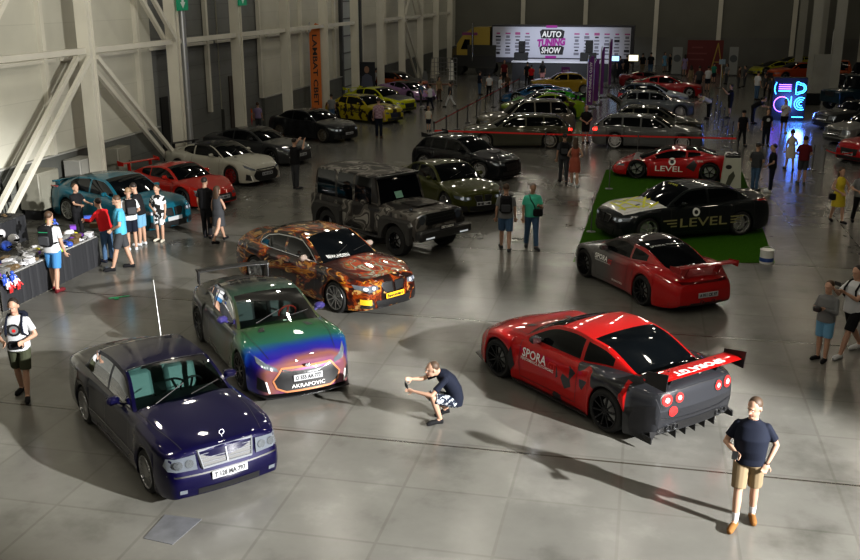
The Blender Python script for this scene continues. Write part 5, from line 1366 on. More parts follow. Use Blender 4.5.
# man in front on the right
I = person('heavy-set man in navy t-shirt, khaki shorts and tan boots, looking aside, phone in hand', (743,522), face=-22, arms=('pocket','belly'), legs=((-.14,.05),(.26,.10)), top='navy', bottom='shorts', bcol='khaki', shoes='tan', hair='brown', hl='short', skin=0, lod=2, fat=.065, H=1.80, look=(-.5,.25), socks='white')
held(I, 'phone', BLACK, 'black phone in the right hand of the man in khaki shorts', 'phone', I['wr'][-1]+Vector((.0,-.10,.01)), (.075,.15,.012), Matrix.Rotation(.3, 3, 'X'))
w_ = world_pt(I, I['wr'][1]); 
MB().tube([I['wr'][1]+Vector((.03*cos(a),.03*sin(a),0)) for a in [2*pi*q/10 for q in range(11)]], .006, 5, cap=False).build('wristband', CL['black'], I['root'])
# crouching photographer
def Jc(sh, el, wr, k, V):
    el[1] = V(.25,-.36,.60); wr[1] = V(.06,-.62,.64); el[-1] = V(-.24,-.36,.72); wr[-1] = V(-.05,-.62,.82)
I = person('man crouching on one heel to take a picture, dark t-shirt and leaf-print shorts', (447,420), face=-72, crouch=True, top='navy', bottom='shorts', bcol='leafprint', shoes='black', hair='brown', hl='buzz', skin=0, lod=2, H=1.66, look=(0,.15), J=Jc)
held(I, 'phone', BLACK, 'dark phone held out in front by the crouching man', 'phone', (0,-.69,.70), (.15,.015,.075))
# left, walking towards us
I = person('man in white graphic t-shirt and dark olive shorts walking at the left edge', (25,396), face=8, arms=('belly','belly'), legs='step', top='white', bottom='shorts', bcol='olive', shoes='black', hair='dark', skin=0, lod=2, H=1.80, look=(0,.25))
backpack(I, 'navy backpack worn by the man in white graphic t-shirt', 'navy')
c = I['sp'][3]; k = I['k']
def disc(c, r, m, name, par, n=14, y=0): MB().add([(c[0]+r*cos(2*pi*i/n), c[1], c[2]+r*sin(2*pi*i/n)) for i in range(n)], [tuple(range(n))]).build(name, m, par, smooth=0)
disc((c.x, c.y-.150*k, c.z+.02), .11, INK, 'shirt_print', I['root']); disc((c.x, c.y-.153*k, c.z+.02), .075, CL['grey'], 'print_ring', I['root']); disc((c.x, c.y-.156*k, c.z+.01), .03, REDV, 'print_centre', I['root'])
held(I, 'waist_bag', CL['black'], 'small black bag held at the waist of the man in white graphic t-shirt', 'bag', I['sp'][1]+Vector((.02,-.21,.05)), (.26,.10,.14), None, .03)
# at the stall table
I = person('man in white t-shirt and blue denim shorts, back turned, at the stall table', (57,291), 209, face=170, arms=('reach','down'), legs=((.10,.02),(-.16,.0)), top='white', bottom='shorts', bcol='blue', shoes='darkred', hair='brown', hl='buzz', lod=1)
backpack(I, 'black backpack with green stripe on the man in denim shorts at the stall', 'black', mat('green_stripe', (.02,.25,.12), .6))
I = person('man in bright red shirt leaning over the end of the stall table', (109,262), None, face=-120, H=1.70, lean=.3, arms=('reach','reach'), top='red', sleeve='long', bottom='trousers', bcol='jeans', shoes='navy', hair='dark', lod=1)
I = person('man in cyan t-shirt and dark grey shorts looking down beside the stall', (124,269), 193, face=-70, arms=('clasp','clasp'), legs=((.30,.05),(-.22,.05)), top='cyan', bottom='shorts', bcol='darkgrey', shoes='black', hair='brown', look=(0,.5), lod=1)
I = person('man in white t-shirt and navy shorts with backpack, head down, by the teal car', (133,250), 188, face=-150, arms=('clasp','clasp'), legs='stand', top='white', bottom='shorts', bcol='navy', shoes='white', hair='light', hl='buzz', look=(0,.4), lod=1)
backpack(I, 'black backpack on the man in navy shorts by the teal car', 'black')
I = person('man in black t-shirt and light blue shorts leaning towards his companions', (143,245), 183, face=-100, arms=('clasp','reach'), lean=.18, top='black', bottom='shorts', bcol='paleblue', shoes='white', hair='dark', look=(0,.4), lod=1)
I = person('bearded seller in black t-shirt standing behind the stall table', (80,238), 184, face=60, arms=('reach','reach'), top='black', bottom='trousers', bcol='black', shoes='black', hair='brown', lod=1)
I = person('person in black and white patchwork outfit in front of the teal car hood', (161,241), 185, face=-15, arms=('down','clasp'), top='patchwork', bottom='shorts', bcol='patchwork', shoes='offwhite', hair='brown', look=(0,.3), lod=1)
I = person('man in black clothes standing beside a woman near the red car', (208,238), 177, face=165, arms=('down','clasp'), top='black', bottom='trousers', bcol='black', shoes='black', hair='dark', lod=1)
I = person('woman in grey top and dark skirt walking beside the man in black', (220,242), 184, face=150, arms=('down','clasp'), legs='walk', top='darkgrey', bottom='skirt', bcol='darkgrey', shoes='black', hair='brown', hl='long', female=True, lod=1, sleeve='none')
held(I, 'handbag', CL['brown'], 'brown handbag of the woman in dark skirt near the red car', 'bag', I['wr'][1]+Vector((.03,0,-.16)), (.10,.22,.18), None, .02)
I = person('man in black holding his phone up towards the grey coupe', (296,189), 138, face=140, arms=('high','high'), top='black', bottom='trousers', bcol='darkgrey', shoes='darkgrey', hair='dark', lod=1)
held(I, 'phone', BLACK, 'phone raised by the man in black beside the grey coupe', 'phone', (0,-.42,1.75), (.15,.012,.08))
I = person('man in grey t-shirt and denim shorts with backpack walking away down the aisle', (505,250), 183, face=176, arms=('down','down'), legs='step', top='grey', bottom='shorts', bcol='jeans', shoes='darkgrey', hair='brown', lod=1)
backpack(I, 'black backpack on the man in denim shorts in the aisle', 'black')
I = person('man in mint green t-shirt and jeans walking towards us with shoulder bag', (531,248), 182, face=6, arms=('phone','down'), legs='step', top='mint', bottom='trousers', bcol='jeans', shoes='darkgrey', hair='grey', look=(0,.35), skin=1, lod=1, fat=.02)
e = held(I, 'shoulder_bag', CL['black'], 'black shoulder bag across the man in mint green t-shirt', 'bag', I['sp'][1]+Vector((.12,-.20,.05)), (.26,.10,.20), None, .03)
sp_ = I['sp']; MB().tube([sp_[5]+Vector((-.09,-.06,-.02)), sp_[4]+Vector((-.08,-.15,-.03)), sp_[3]+Vector((0,-.165,0)), sp_[2]+Vector((.06,-.165,0)), sp_[1]+Vector((.10,-.17,.10))], .014, 6).build('bag_strap', CL['black'], I['root'])
I = person('man in dark grey clothes with backpack walking away beside a woman in rust dress', (563,183), 133, face=175, legs='step', top='darkgrey', bottom='trousers', bcol='darkgrey', shoes='black', hair='dark', lod=1)
backpack(I, 'dark backpack on the man beside the woman in rust dress', 'black')
I = person('woman in rust coloured dress seen from behind in the aisle', (574,186), 137, face=172, arms=('clasp','clasp'), legs='step', top='rust', bottom='dress', shoes='white', hair='brown', hl='long', female=True, lod=1, sleeve='none')
I = person('man in black with hands folded in front, standing between the two wagons', (585,143), 105, face=5, arms=('clasp','clasp'), top='black', bottom='shorts', bcol='black', shoes='black', hair='brown', hl='buzz', lod=1, fat=.03)
I = person('man in plaid shirt and jeans seen from behind beside the yellow cars', (379,138), 98, face=178, arms=('down','down'), top='plaid', bottom='trousers', bcol='navy', shoes='brown', hair='dark', lod=1)
# right-hand side
I = person('boy in grey sweatshirt and pale shorts with camera, near the right edge', (821,360), 281, face=-50, arms=('phone','phone'), top='grey', sleeve='long', bottom='shorts', bcol='paleblue', shoes='black', hair='brown', look=(0,.15), lod=1)
held(I, 'camera', BLACK, 'black camera held by the boy in grey sweatshirt', 'camera', (0,-.37,1.22*I['k']), (.14,.10,.10), None, .02)
I = person('man in white t-shirt and dark shorts holding up his phone, at the right edge', (848,354), 262, face=-65, arms=('photo2','photo2'), legs='walk', top='white', bottom='shorts', bcol='black', shoes='white', hair='dark', look=(0,.25), lod=1)
held(I, 'phone', BLACK, 'phone held by the man in white t-shirt at the right edge', 'phone', (0,-.50,1.40*I['k']), (.15,.012,.08))
backpack(I, 'black backpack on the man in white t-shirt at the right edge', 'black')
I = person('woman in short yellow dress with long brown hair near the right edge', (836,222), 167, face=5, arms=('belly','clasp'), legs='step', top='yellow', bottom='dress', shoes='black', hair='brown', hl='long', female=True, lod=1, sleeve='none')
held(I, 'handbag', CL['black'], 'black handbag of the woman in yellow dress', 'bag', (-.26,-.08,.80), (.22,.10,.20), None, .03)
I = person('man in pale shirt and black trousers beside the woman in yellow dress', (857,223), 168, face=-5, legs='step', arms=('down','belly'), top='grey', bottom='trousers', bcol='black', shoes='black', hair='light', lod=1)
I = person('man in grey shirt and jeans facing a friend behind the black sedan', (754,191), 143, face=130, arms=('clasp','clasp'), top='darkgrey', bottom='trousers', bcol='jeans', shoes='darkgrey', hair='brown', hat='darkgrey', lod=1)
I = person('man in dark t-shirt and trousers talking to the man in grey shirt', (770,192), 144, face=-100, arms=('clasp','clasp'), top='black', bottom='trousers', bcol='navy', shoes='white', hair='dark', lod=1)
I = person('woman in white dress walking away in front of the neon display', (789,170), 129, face=178, arms=('down','clasp'), legs='step', top='offwhite', bottom='dress', shoes='black', hair='dark', hl='short', female=True, lod=1, sleeve='none')
I = person('man in dark red t-shirt and grey shorts seen from behind, right aisle', (801,184), 136, face=172, top='darkred', bottom='shorts', bcol='darkgrey', shoes='olive', hair='dark', arms=('clasp','clasp'), lod=1)
I = person('man in white t-shirt and black shorts standing against the neon display', (783,133), 99, face=-5, arms=('clasp','photo2'), top='white', bottom='shorts', bcol='black', shoes='offwhite', hair='dark')
I = person('man all in black with cap walking towards us behind the supercar', (741,146), 110, face=5, top='black', bottom='trousers', bcol='black', shoes='black', hair='dark', hat='black', legs='step')
I = person('man in black t-shirt with white print standing right of the man in cap', (765,146), 109, face=-5, top='black', bottom='trousers', bcol='navy', shoes='black', hair='brown')
disc((I['sp'][3].x, I['sp'][3].y-.152, I['sp'][3].z+.03), .08, CL['white'], 'shirt_print', I['root'])
I = person('man in dark clothes holding a phone beside the silver stanchions', (729,118), 84, face=-95, arms=('photo','photo'), top='black', bottom='shorts', bcol='black', shoes='darkgrey', hair='dark')
I = person('man in black bending forward behind the man in cap', (752,124), None, H=1.7, face=60, lean=.9, arms=('reach','reach'), top='black', bottom='trousers', bcol='black', shoes='black', hair='dark')
# left middle
G = dict
for a in (
 ('child in cream t-shirt and dark shorts standing near the rope barrier', (428.5,131), None, G(H=1.22, face=160, top='offwhite', bottom='shorts', bcol='navy', hair='light')),
 ('man in white t-shirt and dark jeans beside the yellow car, facing the stalls', (430,110), 85, G(face=-120, legs='step', top='white', bcol='navy', arms=('phone','phone'))),
 ('person in blue shirt standing next to the lilac car', (421,107), 81, G(face=90, top='jeans', bcol='darkgrey', shoes='white')),
 ('man in grey top and white trousers crossing near the stalls', (450,107), 84, G(face=-90, legs='walk', top='darkgrey', bcol='white')),
 ('woman in beige top standing at the stalls behind the child', (439,101), 79, G(face=30, top='khaki', bcol='brown', hl='long', female=True)),
 ('person in white shirt leaning behind the yellow coupe', (374,93), None, G(H=1.7, face=120, top='white', bcol='darkgrey', lean=.3)),
 ('person in pale shirt and jeans at the tail of the stickered amber coupe', (332,123.5), 95, G(face=200, top='grey', bcol='jeans')),
 ('man in lilac shirt by the doorway in the left wall', (259,134), 110, G(face=170, top='lilac', bcol='darkgrey', hair='brown')),
 ('woman in red top by the doorway in the left wall', (250,134), 112, G(face=160, top='orange', bcol='red', hl='long', female=True)),
 ('man in dark shirt and jeans standing before the truck', (479.5,95), 71, G(face=120, top='navy', bcol='jeans')),
 ('man in black vest over white shirt walking along the rope barrier', (489,97), 74, G(face=190, top='white', bcol='black', legs='step')),
 ('man in white t-shirt and grey trousers near the end of the rope barrier', (500,101), 75, G(face=90, top='white', bcol='grey', arms=('phone','phone'))),
 ('man in dark clothes behind the man in grey trousers', (507,97), 73, G(face=-40, top='brown', bcol='black')),
 ('person in dark red top at the foot of the stage', (504,84), 60, G(face=0, top='darkred', bcol='black')),
 ('woman in black top and pink shorts standing before the stage', (542,84), 61, G(face=175, top='black', bottom='shorts', bcol='pink', hl='long', female=True)),
 ('person in red shirt before the stage', (531,86), 66, G(face=180, top='red', bcol='black')),
 ('person in black next to the one in red shirt before the stage', (527,85), 62, G(face=180, top='black', bcol='black')),
 ('man in black t-shirt and jeans in the group right of the stage', (650,76), 52, G(face=180, top='black', bcol='jeans')),
 ('man in dark shirt and beige trousers right of the stage', (642,75), 53, G(face=150, top='black', bcol='khaki')),
 ('dark dressed man in front of the bright screens', (626,79), 55, G(face=180, top='black', bcol='black')),
 ('second dark dressed visitor near the bright screens', (619,79), 56, G(face=140, top='navy', bcol='black')),
 ('person in pale blue dress near the white display stand', (664,72), 52, G(face=20, top='paleblue', bottom='dress', hl='long', female=True)),
 ('person in black left of the red booth wall', (669.5,72), 54, G(face=-60, top='black', bcol='black')),
 ('woman in long grey lilac dress left of the red booth wall', (684,76), 54, G(face=180, top='lilac', bottom='dress', hl='long', female=True)),
 ('woman in beige top in the group before the red booth wall', (690,87), 67, G(face=180, top='khaki', bcol='khaki', hl='long', female=True)),
 ('person in dark clothes with large backpack before the red booth wall', (698,94), 66, G(face=180, top='darkgrey', bcol='black', fat=.03)),
 ('man in white t-shirt and navy shorts before the red booth wall', (707,91), 66, G(face=170, top='white', bottom='shorts', bcol='navy')),
 ('person in green shirt before the red booth wall', (713,83), 63, G(face=150, top='green', bottom='shorts', bcol='navy')),
 ('woman in grey top right of the red booth wall', (726,84), 65, G(face=-60, top='grey', bcol='darkgrey', hl='long', female=True)),
 ('person in brown standing beyond the stanchions', (738,88), 70, G(face=90, top='brown', bcol='darkgrey')),
 ('person in grey next to the one in brown beyond the stanchions', (744,87), 70, G(face=-90, top='darkgrey', bcol='darkgrey')),
 ('man in white shirt, dark vest and jeans left of the neon display', (756,100), 71, G(face=120, top='white', bcol='jeans')),
 ('person in dark grey left of the neon display', (764,99), 74, G(face=-100, top='darkgrey', bcol='black')),
 ('person in grey top and black trousers just left of the neon display', (770,101), 76, G(face=170, top='darkgrey', bcol='black')),
):
    lb, ft, hd_, kw = a; kw = dict(dict(bottom='trousers', shoes='black', hair='dark'), **kw)
    person(lb, ft, hd_, **kw)
I = person('man in white shirt bending over the engine of the rally car', (708,119), None, H=1.75, face=-80, lean=1.05, arms=('reach','reach'), top='offwhite', bottom='trousers', bcol='black', shoes='black', hair='dark')
bake_people()
# ---------------------------------------------------------------- stands, signs, barriers and small things
def on_s(u, v, s):
    """place seen at pixel u,v on the upright plane across the hall at distance s"""
    c, sn = cos(CP), sin(CP); d = Vector((u-430, CF*c-(v-280)*sn, -CF*sn-(v-280)*c)); t = (s-0)/d.dot(HD); return Vector((0,0,CH))+d*t
def on_t(u, v, tt):
    c, sn = cos(CP), sin(CP); d = Vector((u-430, CF*c-(v-280)*sn, -CF*sn-(v-280)*c)); t = tt/d.dot(HN); return Vector((0,0,CH))+d*t
def tall(u, v, vt):
    """height of something standing at u,v whose top is seen at row vt"""
    P = floor_at(u, v); c, s = cos(CP), sin(CP)
    k = (280-vt)/CF; return (k*P.y*c+P.y*s*-1 if 0 else (k*(P.y*c)-P.y*s)/(c+k*s))+CH
# green carpet
q = [floor_at(606,170,.0), floor_at(573,262,.0), floor_at(775,263,.0), floor_at(742,172,.0)]
cm = noisy(mat('green_carpet', (.035,.10,.006), .95, spec=.05), 30, .25)
tag(MB().prism([(p.x,p.y) for p in q], lambda p, h: (p[0],p[1],h), .002, .010).build('carpet', cm, smooth=0), 'bright green carpet under the supercar and the black sedan', 'carpet')
# steel plate and scrap on the floor
q = [floor_at(*p) for p in ((143.5,538.5),(172.5,545),(202,519.5),(165,515))]
tag(MB().prism([(p.x,p.y) for p in q], lambda p, h: (p[0],p[1],h), .001, .008).build('floor_plate', noisy(mat('plate_grey', (.17,.175,.19), .35, .3), 6, .15), smooth=0), 'square grey metal cover plate in the floor near the blue sedan', 'plate')
P = floor_at(118,298); gm = mat('green_tape', (.03,.35,.15), .6)
tag(MB().bar(P+Vector((-.2,-.05,.01)), P+Vector((.22,.14,.01)), .05, .01).bar(P+Vector((-.05,.0,.012)), P+Vector((.02,-.12,.012)), .10, .01).build('floor_tape', gm), 'crumpled strip of green tape on the floor behind the blue sedan', 'tape')
# stall tables
ta, tb = floor_at(-2,279,.76), floor_at(97,236,.76)
ta.z = tb.z = 0; td = (tb-ta).normalized(); tnr = Vector((-td.y, td.x, 0)); TL = (tb-ta).length; ang = atan2(td.y, td.x)
greyc = noisy(mat('grey_tablecloth', (.30,.30,.30), .8), 9, .35); skirt = mat('black_skirt', (.022,.023,.027), .7)
def table(o, L, W, label, top=greyc, legs=True, name='table'):
    t = thing(name, label, 'table', o, ang)
    MB().box((L/2,W/2,.745), (L,W,.03), None, 0, .008).build('tabletop', top, t)
    mb = MB(); n = int(L/.06); vs = []; fs = []
    for i in range(n+1):
        x = L*i/n; y = -.012-.022*abs(sin(i*1.3))
        vs += [(x, y-.0, .73), (x, y*1.6, .01)]
        if i: fs.append((2*i-2, 2*i, 2*i+1, 2*i-1))
    mb.add(vs, fs).build('table_skirt', skirt, t)
    for x in (.06, L-.06):
        for y in (.06, W-.06): MB().cyl((x,y,0), (x,y,.73), .018, n=8).build('leg', TRIM, t)
    return t
Lt = TL/3
for i, nm in enumerate(('grey topped stall table nearest the left edge of the picture', 'middle one of the three grey topped stall tables', 'grey topped stall table at the end where the man in red leans')):
    table(ta+td*(Lt*i+.01), Lt-.02, .85, nm)
rng = random.Random(3)
def tp(a, b, z=.76): return ta+td*a+tnr*b+Vector((0,0,z))
ITEMS = []
IC = {k: mat('item_'+k, v, .45) for k, v in dict(white=(.55,.55,.58), black=(.02,.02,.02), blue=(.03,.08,.4), purple=(.18,.05,.45), red=(.5,.03,.03), yellow=(.6,.55,.05), lime=(.35,.55,.05), orange=(.6,.2,.03), brown=(.12,.08,.04), grey=(.2,.2,.2), green=(.02,.35,.12)).items()}
def item(kind, p, m, label, group, sc=1., rz=None):
    rz = rng.uniform(0, pi) if rz is None else rz; mb = MB()
    if kind == 'helmet':
        e = thing('helmet', label, 'helmet', p, rz, group); mb.ell((0,0,.13), (.12,.145,.13), 14, 10); mb.build('shell', m, e)
        MB().ell((0,-.06,.12), (.10,.10,.055), 12, 8).build('visor', GLASS, e); return
    if kind == 'model_car':
        e = thing('toy_car', label, 'toy', p, rz, group); k = sc
        mb.box((0,0,.035*k), (.26*k,.11*k,.04*k), None, 0, .015*k); mb.box((-.01*k,0,.07*k), (.13*k,.09*k,.04*k), None, 0, .018*k); mb.build('body', m, e)
        for a in (-.08,.08):
            for b in (-.055,.055): MB().cyl((a*k,(b-.01)*k,.02*k), (a*k,(b+.01)*k,.02*k), .02*k, n=8).build('wheel', RUBBER, e)
        return
    if kind == 'box': mb.box((0,0,.05*sc), (.22*sc,.15*sc,.10*sc), None, 0, .006); nm = 'merchandise_box'
    elif kind == 'stack':
        for k in range(4): mb.box((rng.uniform(-.01,.01),0,.015+.03*k), (.28*sc,.22*sc,.028), rotz(rng.uniform(-.15,.15)), 0, .004)
        nm = 'leaflet_stack'
    elif kind == 'bag': mb.ell((0,0,.09*sc), (.13*sc,.10*sc,.10*sc), 10, 7); mb.ell((.07*sc,.02,.12*sc), (.07*sc,.06*sc,.07*sc), 8, 6); nm = 'plastic_bag'
    elif kind == 'fig':
        mb.box((0,0,.10), (.10,.07,.14), None, 0, .02); mb.ell((0,0,.21), .045, 8, 6); mb.cyl((-.03,0,0), (-.03,0,.06), .02, n=8); mb.cyl((.03,0,0), (.03,0,.06), .02, n=8); mb.cyl((-.07,0,.15), (-.09,-.05,.08), .018, n=8); mb.cyl((.07,0,.15), (.09,-.05,.08), .018, n=8); nm = 'toy_figure'
    elif kind == 'cap': mb.ell((0,0,.04), (.09,.10,.07), 12, 6); mb.ell((0,-.11,.02), (.07,.07,.01), 10, 6); nm = 'folded_cap'
    o = mb.build(nm, m); o.location = p; o.rotation_euler = (0,0,rz); tag(o, label, nm.split('_')[-1], group)
cnt = 0
slots = [(a, b) for a in [.16+.23*k for k in range(int(TL/.23))] for b in (.14,.34,.54,.74)]
for a, b in slots:
    if rng.random() < .12: continue
    a += rng.uniform(-.02,.02); b += rng.uniform(-.02,.02); r = rng.random(); cn = rng.choice(['white','white','black','grey','blue','red','brown','black','yellow','purple'])
    if r < .45: item('stack', tp(a,b), IC[rng.choice(['white','grey','grey','brown'])], 'flat stack of pale leaflets on the stall tables', 'leaflet stacks on the stall tables', .75, rz=ang+rng.uniform(-.3,.3))
    elif r < .62: item('box', tp(a,b), IC[cn], 'small merchandise box lying on the stall tables', 'boxes on the stall tables', rng.uniform(.6,1.1))
    elif r < .84: item('model_car', tp(a,b), IC[cn], 'toy model car on the stall tables', 'toy cars on the stall tables', rng.uniform(.8,1.1))
    else: item('cap', tp(a,b), IC[cn], 'folded cap on the stall tables', 'caps on the stall tables')
for (u, v, kd, cl, lb) in ((14,243,'helmet','white','white helmet with dark visor at the left end of the stall'), (7,250,'helmet','blue','blue helmet beside the white one at the left end of the stall'), (1,238,'helmet','white','white helmet cut off by the left edge of the picture'),
    (20,252,'fig','white','white toy figure between the helmets and the man with green striped backpack'), (54,235,'bag','orange','orange bag held up on the table by the man in denim shorts'), (50,224,'fig','yellow','yellow toy figure behind the orange bag'), (55,227,'fig','blue','blue toy figure beside the yellow one'), (69,236,'bag','white','clear white plastic bag on the middle of the stall table'),
    (73,228,'box','purple','purple box standing behind the clear plastic bag'), (60,250,'cap','lime','lime yellow cap at the front edge of the stall table'), (88,218,'box','blue','blue box in front of the bearded seller'), (96,226,'stack','brown','brown cardboard stack near the man in red')):
    p = floor_at(u, v, .80); p.z = .77; item(kd, p, IC[cl], lb, None)
# back table with dark goods
bo = ta+td*1.5+tnr*3.4
for i in range(2): table(bo+td*(2.2*i), 2.15, .7, ('dark covered back table behind the stall, left part', 'dark covered back table behind the stall, right part')[i], mat('dark_cloth', (.03,.03,.03), .8))
for k in range(26):
    a = rng.uniform(.1, 4.2); b = rng.uniform(.12,.6); p = bo+td*a+tnr*b+Vector((0,0,.76)); cn = rng.choice(['black','black','grey','brown','green','red','white'])
    item(rng.choice(['box','cap','stack','model_car']), p, IC[cn], 'dark goods laid out on the back table', 'goods on the back table', rng.uniform(.8,1.3))
P = floor_at(6,228); MB_ = thing('display_easel', 'black folding easel beside the left edge behind the stall', 'easel', P, .3)
for sg in (1,-1): MB().bar((sg*.25,0,0), (0,.05,1.5), .03, .03).build('leg', TRIM, MB_)
MB().bar((0,.5,0), (0,.05,1.5), .03, .03).build('leg', TRIM, MB_); MB().box((0,-.02,.95), (.5,.03,.35)).build('shelf', TRIM, MB_)
P = floor_at(3,214); tag(MB().ell((0,0,.55), (.35,.22,.2), 12, 8).box((0,0,.2), (.3,.2,.4), None, 0, .05).build('covered_stand', IC['green'], loc=P), 'bright green cloth bundle at the left edge behind the stall', 'cloth')
# toys hanging at the near end of the stall
for k in range(6):
    p = tp(.02+.09*k, -.14, .62-.11*(k%3)); item('fig', p, IC[['blue','white','red'][k%3]], 'small toy hung on the skirt at the near end of the stall', 'toys on the table skirt', rz=ang)
# wall cabinets
def cabinet(u, v, vt, w, d, label, m):
    while True:
        P = floor_at(u, v)
        if P.dot(HN) > -18.6+.14+d/2 or v > 240: break
        v += .5
    h = 1.15; e = thing('wall_cabinet', label, 'cabinet', P+Vector((0,0,.3)), HROT)
    for sy in (-1,1): MB().box((0,sy*w*.4,-.15), (d*.8,.06,.3)).build('foot', TRIM, e)
    MB().box((0,0,h/2), (d,w,h), None, 0, .02).build('housing', m, e); MB().box((d/2+.008,0,h*.5), (.012,w*.86,h*.86)).build('door', m, e); MB().box((d/2+.02,w*.3,h*.5), (.02,.03,.12)).build('handle', TRIM, e); return e
cb = noisy(mat('cabinet_grey', (.22,.215,.18), .5), 2, .1)
cabinet(43, 200, 172, 1.1, .7, 'grey beige utility cabinet below the diagonal brace at left', cb)
cabinet(84, 190, 160, 1.0, .6, 'pale grey utility cabinet beside the first wall column', mat('cabinet_pale', (.34,.34,.32), .5))
cabinet(121, 172, 148, .9, .5, 'grey utility cabinet on the wall behind the red coupe', cb)
# exit signs on the wall
def exitsign(u, v, label):
    p = on_t(u, v, CT+.3); e = thing('exit_sign', label, 'sign', p, HROT+pi/2)
    gm2 = mat('exit_green', (.0,.18,.09), .4, emit=(0,.25,.12), es=.25)
    MB().box((0,0,0), (.9,.05,.62), None, 0, .01).build('sign_box', gm2, e)
    MB().add([(-.10,-.028,.22),(.10,-.028,.22),(.10,-.028,.0),(.22,-.028,.0),(0,-.028,-.24),(-.22,-.028,0),(-.10,-.028,0)], [(0,1,2,3,4,5,6)]).build('arrow', mat('sign_white', (.7,.75,.72), .5), e, smooth=0, fix=False)
    MB().cyl((0,0,.3), (0,0,13.4-p.z), .015, n=6).build('hanger', TRIM, e)
exitsign(182, 2, 'green sign with white down arrow beside the drain pipe'); exitsign(242, -2, 'green sign with white down arrow above the third wall column')
# feather banners
def feather(u, v, vt, w, m, label, txt=None, tm=INK, rz=0., name='banner'):
    P = floor_at(u, v); h = tall(u, v, vt); e = thing(name, label, 'banner', P, rz)
    MB().tube([(-w/2,0,0),(-w/2,0,h*.9),(-w/2+w*.1,0,h)], .03, 8).build('pole', STEEL, e)
    pts = [(-w/2,.15*h*0+.25),(w/2,.25),(w/2,h*.97),(w*.1,h*.99),(-w/2,h*.87)]
    MB().prism(pts, lambda p, q: (p[0], q, p[1]), -.01, .01).build('flag', m, e, smooth=0)
    MB().bar((-.4,0,.03), (.4,0,.03), .06, .04).bar((0,-.4,.03), (0,.4,.03), .06, .04).build('cross_base', TRIM, e)
    if txt: text_on('lettering', txt, .5, (0.0,-.02,h*.5), (0,0,-1), (1,0,0), tm, e, w=h*.74, h=w*.42, bold=.01)
    return e
feather(317, 117, 22, .62, mat('banner_orange', (.50,.14,.02), .6), 'tall orange banner with black vertical lettering before the wall column', 'LAMBAT CBET', INK, rz=.25)
pu = mat('banner_purple', (.13,.02,.17), .6)
feather(589, 109, 55, .36, pu, 'purple feather flag with white lettering, nearest of the purple row', 'AUTO TUNING SHOW', WHITEV)
feather(595, 105, 58, .3, pu, 'purple feather flag turned edge on just behind the nearest one')
feather(601, 98, 46, .22, pu, 'slim purple flag, third of the purple row towards the stage')
feather(609, 88, 38, .2, pu, 'slim purple flag nearest the stage')
feather(833, 72, 28, .7, pu, 'dark purple feather flag beyond the paired columns')
# poster
P = floor_at(365.5, 97.6); e = thing('poster_board', 'framed dark poster with a portrait of a man, standing by the pale gate', 'poster', P, -.15)
h1 = tall(365.5, 97.6, 62); h0 = tall(365.5, 97.6, 89); wv = 1.35
MB().box((0,0,(h0+h1)/2), (wv,.06,h1-h0), None, 0, .01).build('board', mat('poster_dark', (.02,.022,.03), .5), e)
zc_ = (h0+h1)/2; hh = h1-h0
MB().add([(.12+.17*cos(2*pi*i/16), -.035, zc_+hh*.22+.23*sin(2*pi*i/16)) for i in range(16)], [tuple(range(16))]).build('portrait_face', mat('portrait_skin', (.32,.19,.13), .6), e, smooth=0)
MB().add([(-.28,-.036,zc_-hh*.42),(.55,-.036,zc_-hh*.42),(.45,-.036,zc_-hh*.02),(.22,-.036,zc_+.06*hh),(.02,-.036,zc_+.06*hh),(-.2,-.036,zc_-hh*.04)], [(0,1,2,3,4,5)]).build('portrait_jacket', mat('portrait_coat', (.10,.11,.16), .6), e, smooth=0)
for x in (-.5,.5): MB().bar((x,.3,0), (x,0,h1*.6), .04, .04).build('leg', TRIM, e)
# neon display
P = floor_at(786, 120); e = thing('neon_display', 'black display wall with glowing blue and violet neon rings', 'display', P, -.15)
cyan = mat('neon_blue', (.02,.1,.6), .4, emit=(.04,.30,1), es=9); viol = mat('neon_violet', (.2,.05,.6), .4, emit=(.22,.10,1), es=7); pink = mat('neon_pink', (.5,.05,.5), .4, emit=(.6,.15,1), es=5)
MB().box((0,0,1.15), (1.75,.5,2.3), None, 0, .02).build('cabinet', BLACK, e)
def neon(pts, m, r=.02): MB().tube([(x,-.30,z) for x, z in pts], r, 6).build('neon_tube', m, e)
def arcp(cx, cz, r, a0, a1, n=14): return [(cx+r*cos(radians(lerp(a0,a1,i/n))), cz+r*sin(radians(lerp(a0,a1,i/n)))) for i in range(n+1)]
neon([(-.72,2.05),(-.80,1.85),(-.80,1.6),(-.72,1.42)], cyan)
for i in range(4): neon([(-.6,1.92-i*.11),(.05,1.92-i*.11)], viol if i < 3 else cyan, .022)
for r in (.26,.17): neon([(.30,1.74+r*1.2),(.40,1.74+r*1.3)]+arcp(.55,1.74,r,90,-90)+[(.40,1.74-r*1.3),(.30,1.74-r*1.2),(.30,1.74+r*1.2)], cyan)
for r in (.26,.17,.08): neon(arcp(.62,.92,r*1.3,60,300), cyan)
neon(arcp(-.38,.88,.40,-60,60)+[], cyan); neon(arcp(-.38,.88,.40,60,150), pink); neon(arcp(-.38,.88,.40,150,290), viol)
neon([(.1,.5),(.1,1.3)], cyan); neon([(.2,.2),(.8,.2)], cyan)
point('neon_glow', P+Vector((0,-1.6,.9)), 220, .4, (.12,.25,1))
P = floor_at(811, 105); tag(MB().box((0,0,.4), (1.0,.5,.65), None, 0, .03).box((0,0,.06), (.9,.4,.12)).build('equipment_case', BLACK, loc=P), 'black equipment case standing at the foot of the paired columns', 'case')
